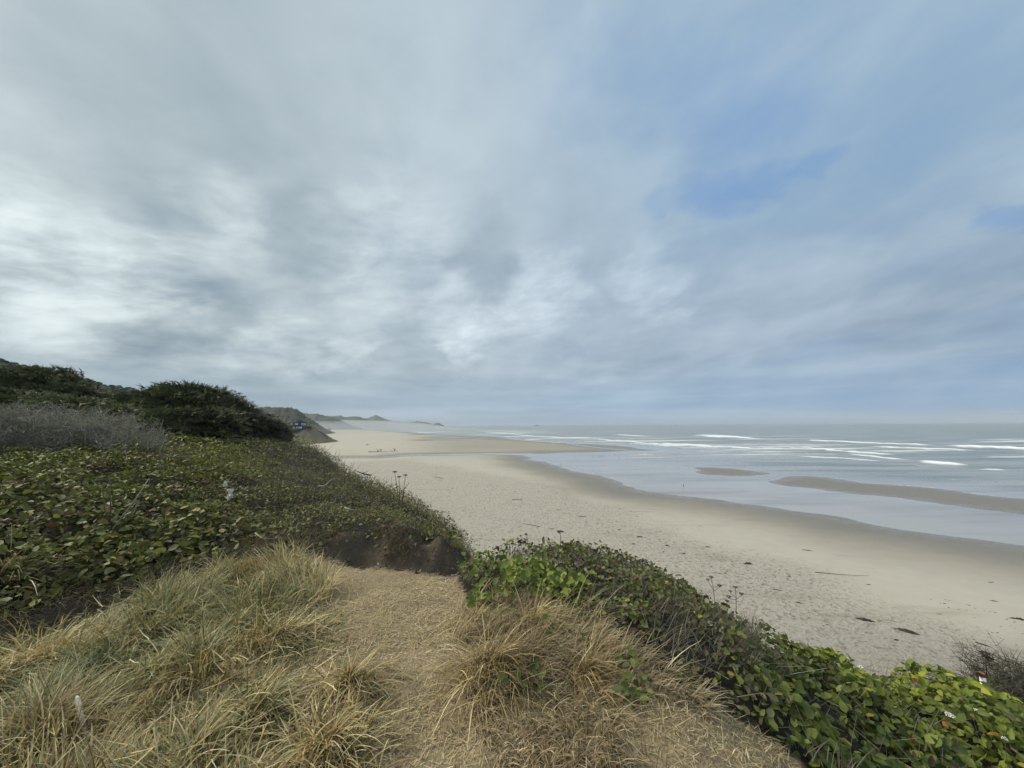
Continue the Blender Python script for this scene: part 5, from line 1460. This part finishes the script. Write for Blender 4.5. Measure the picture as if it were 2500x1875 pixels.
B = t.m('ADD', B, t.m('MULTIPLY', t.m('SUBTRACT', nD, .5), t.m('MULTIPLY', low, .24)))
Bb = t.m('ADD', 0.0, 0.0)
for x_, y_, a_, b_, wt in [(150, 610, 1, 11, .42), (0, 640, 1, 10, .2), (330, 580, 1, 7, .2), (470, 475, 0, 6, .22), (850, 560, 1, 12, .22), (1180, 640, 1, 8, .34), (1000, 680, 1, 7, .17), (1420, 610, 1, 7, .30), (1060, 690, 0, 5, .16),
                            (80, 350, 0, 7, .12), (100, 130, 2, 16, .12), (950, 80, 2, 20, .12), (1100, 320, 2, 18, .10), (580, 740, 0, 7, .30), (990, 740, 0, 4, .22), (760, 750, 0, 4, .30), (440, 760, 0, 5, .2),
                            (560, 200, 3, 18, -.15), (250, 470, 2, 12, -.14), (300, 250, 2, 12, -.08), (680, 520, 1, 8, -.22), (1050, 560, 1, 7, -.14), (150, 750, 1, 12, -.30), (400, 680, 1, 8, -.18), (600, 830, 1, 10, -.22), (870, 700, 1, 6, -.12),
                            (1500, 720, 2, 16, -.12), (2000, 560, 2, 18, -.14), (1300, 500, 1, 9, -.1), (1900, 300, 2, 16, .04), (2150, 640, 2, 14, -.08)]:
    if wt > .15: Bb = addw(Bb, blob(x_ * S, y_ * S, a_, b_), wt)
    else: B = addw(B, blob(x_ * S, y_ * S, a_, b_), wt)
B = t.m('ADD', B, t.m('MULTIPLY', Bb, t.rng(t.m('ADD', t.m('MULTIPLY', nC, .65), t.m('MULTIPLY', nD, .35)), .34, .66, .45, 1.5)))
B = t.m('MINIMUM', t.m('MAXIMUM', B, 0.0), 1.15)
left = t.rng(sx.outputs[0], -.75, .55)
dk = t.mix(left, rgb(.215, .285, .335), rgb(.225, .31, .405))
lt = t.mix(left, rgb(.70, .785, .80), rgb(.58, .68, .785))
cloud = t.mix(t.rng(B, 0, 1.1, smooth=False), dk, lt)
# gaps of clear sky
K = t.m('MULTIPLY', t.m('SUBTRACT', nB, .5), .5)
K = addw(K, t.m('SUBTRACT', nA, .5), -.8)
K = addw(K, t.m('SUBTRACT', nC, .5), -.55)
for x_, y_, a_, b_, wt in [(1580, 408, 0, 3.2, .30), (1500, 432, 0, 2.6, .28), (1435, 455, 0, 2.2, .34), (1660, 372, 0, 2.8, .28), (1745, 336, 0, 2.6, .40), (1600, 290, 0, 9, .20), (1500, 300, 1, 11, .22), (1800, 180, 3, 26, .10), (1300, 130, 2, 14, .20), (2150, 80, 3, 26, .12), (2200, 455, 0, 2.4, .5), (1600, 60, 3, 14, .10), (1250, 210, 1, 8, .16), (2250, 860, 1, 12, .35), (1700, 870, 1, 11, .35), (1200, 800, 1, 7, .08)]:
    K = addw(K, blob(x_ * S, y_ * S, a_, b_), wt)
K = t.rng(K, .02, 1.0)
nis = t.vm('SCALE', sky.outputs[0], scale=.15)
clear = t.mix(.88, nis, rgb(.15, .29, .53))
clear = t.vm('MULTIPLY', clear, (1.0, 1.0, 1.0))
vm_ = t.m('MULTIPLY', t.m('MULTIPLY', blob(2000 * S, -60 * S, 2, 44, dirn), t.rng(sx.outputs[2], .18, .46)), t.rng(t.m('ADD', t.m('MULTIPLY', nA, .6), t.m('MULTIPLY', nB, .4)), .30, .66, .98, .42))
veil = t.mix(t.rng(nA, .35, .65), rgb(.25, .375, .50), rgb(.33, .46, .57))
cloud = t.mix(vm_, cloud, veil)
colr = t.mix(t.m('MULTIPLY', K, .78), cloud, clear)
# veil of far cloud low over the sea
hz = t.rng(sx.outputs[2], .0, .16)
bands = t.noise(t.mapping(dirn, (2.0, 2.0, 34.0)), 1.0, 4, .5)
lowc = t.mix(t.rng(bands, .35, .68), t.mix(left, rgb(.25, .345, .43), rgb(.21, .345, .52)), t.mix(left, rgb(.40, .50, .57), rgb(.33, .48, .64)))
colr = t.mix(t.m('MULTIPLY', t.m('SUBTRACT', 1.0, hz), .85), colr, lowc)
t.put(bg.inputs['Color'], t.vm('SCALE', colr, scale=5.7))
bg.inputs['Strength'].default_value = .1

ld = bpy.data.lights.new('sun', 'SUN'); ld.energy = 2.0; ld.angle = math.radians(32); ld.color = (1.0, .93, .80)
lo = bpy.data.objects.new('sun', ld); C.objects.link(lo)
sd3 = Vector((math.sin(SUN_AZ) * math.cos(SUN_EL), math.cos(SUN_AZ) * math.cos(SUN_EL), math.sin(SUN_EL)))
lo.rotation_euler = sd3.to_track_quat('Z', 'Y').to_euler()
lo.location = (0, 0, 60)

vs = scene.view_settings
scene.display_settings.display_device = 'sRGB'
vs.view_transform = 'Standard'; vs.look = 'None'; vs.exposure = 1.0; vs.gamma = 1.0; vs.use_curve_mapping = False
cy_ = scene.cycles
cy_.use_denoising = True
try: cy_.denoiser = 'OPENIMAGEDENOISE'
except Exception: pass
cy_.max_bounces = 5; cy_.diffuse_bounces = 3; cy_.glossy_bounces = 2; cy_.transmission_bounces = 2; cy_.volume_bounces = 0; cy_.transparent_max_bounces = 4
cy_.caustics_reflective = False; cy_.caustics_refractive = False
cy_.use_adaptive_sampling = True; cy_.adaptive_threshold = .02
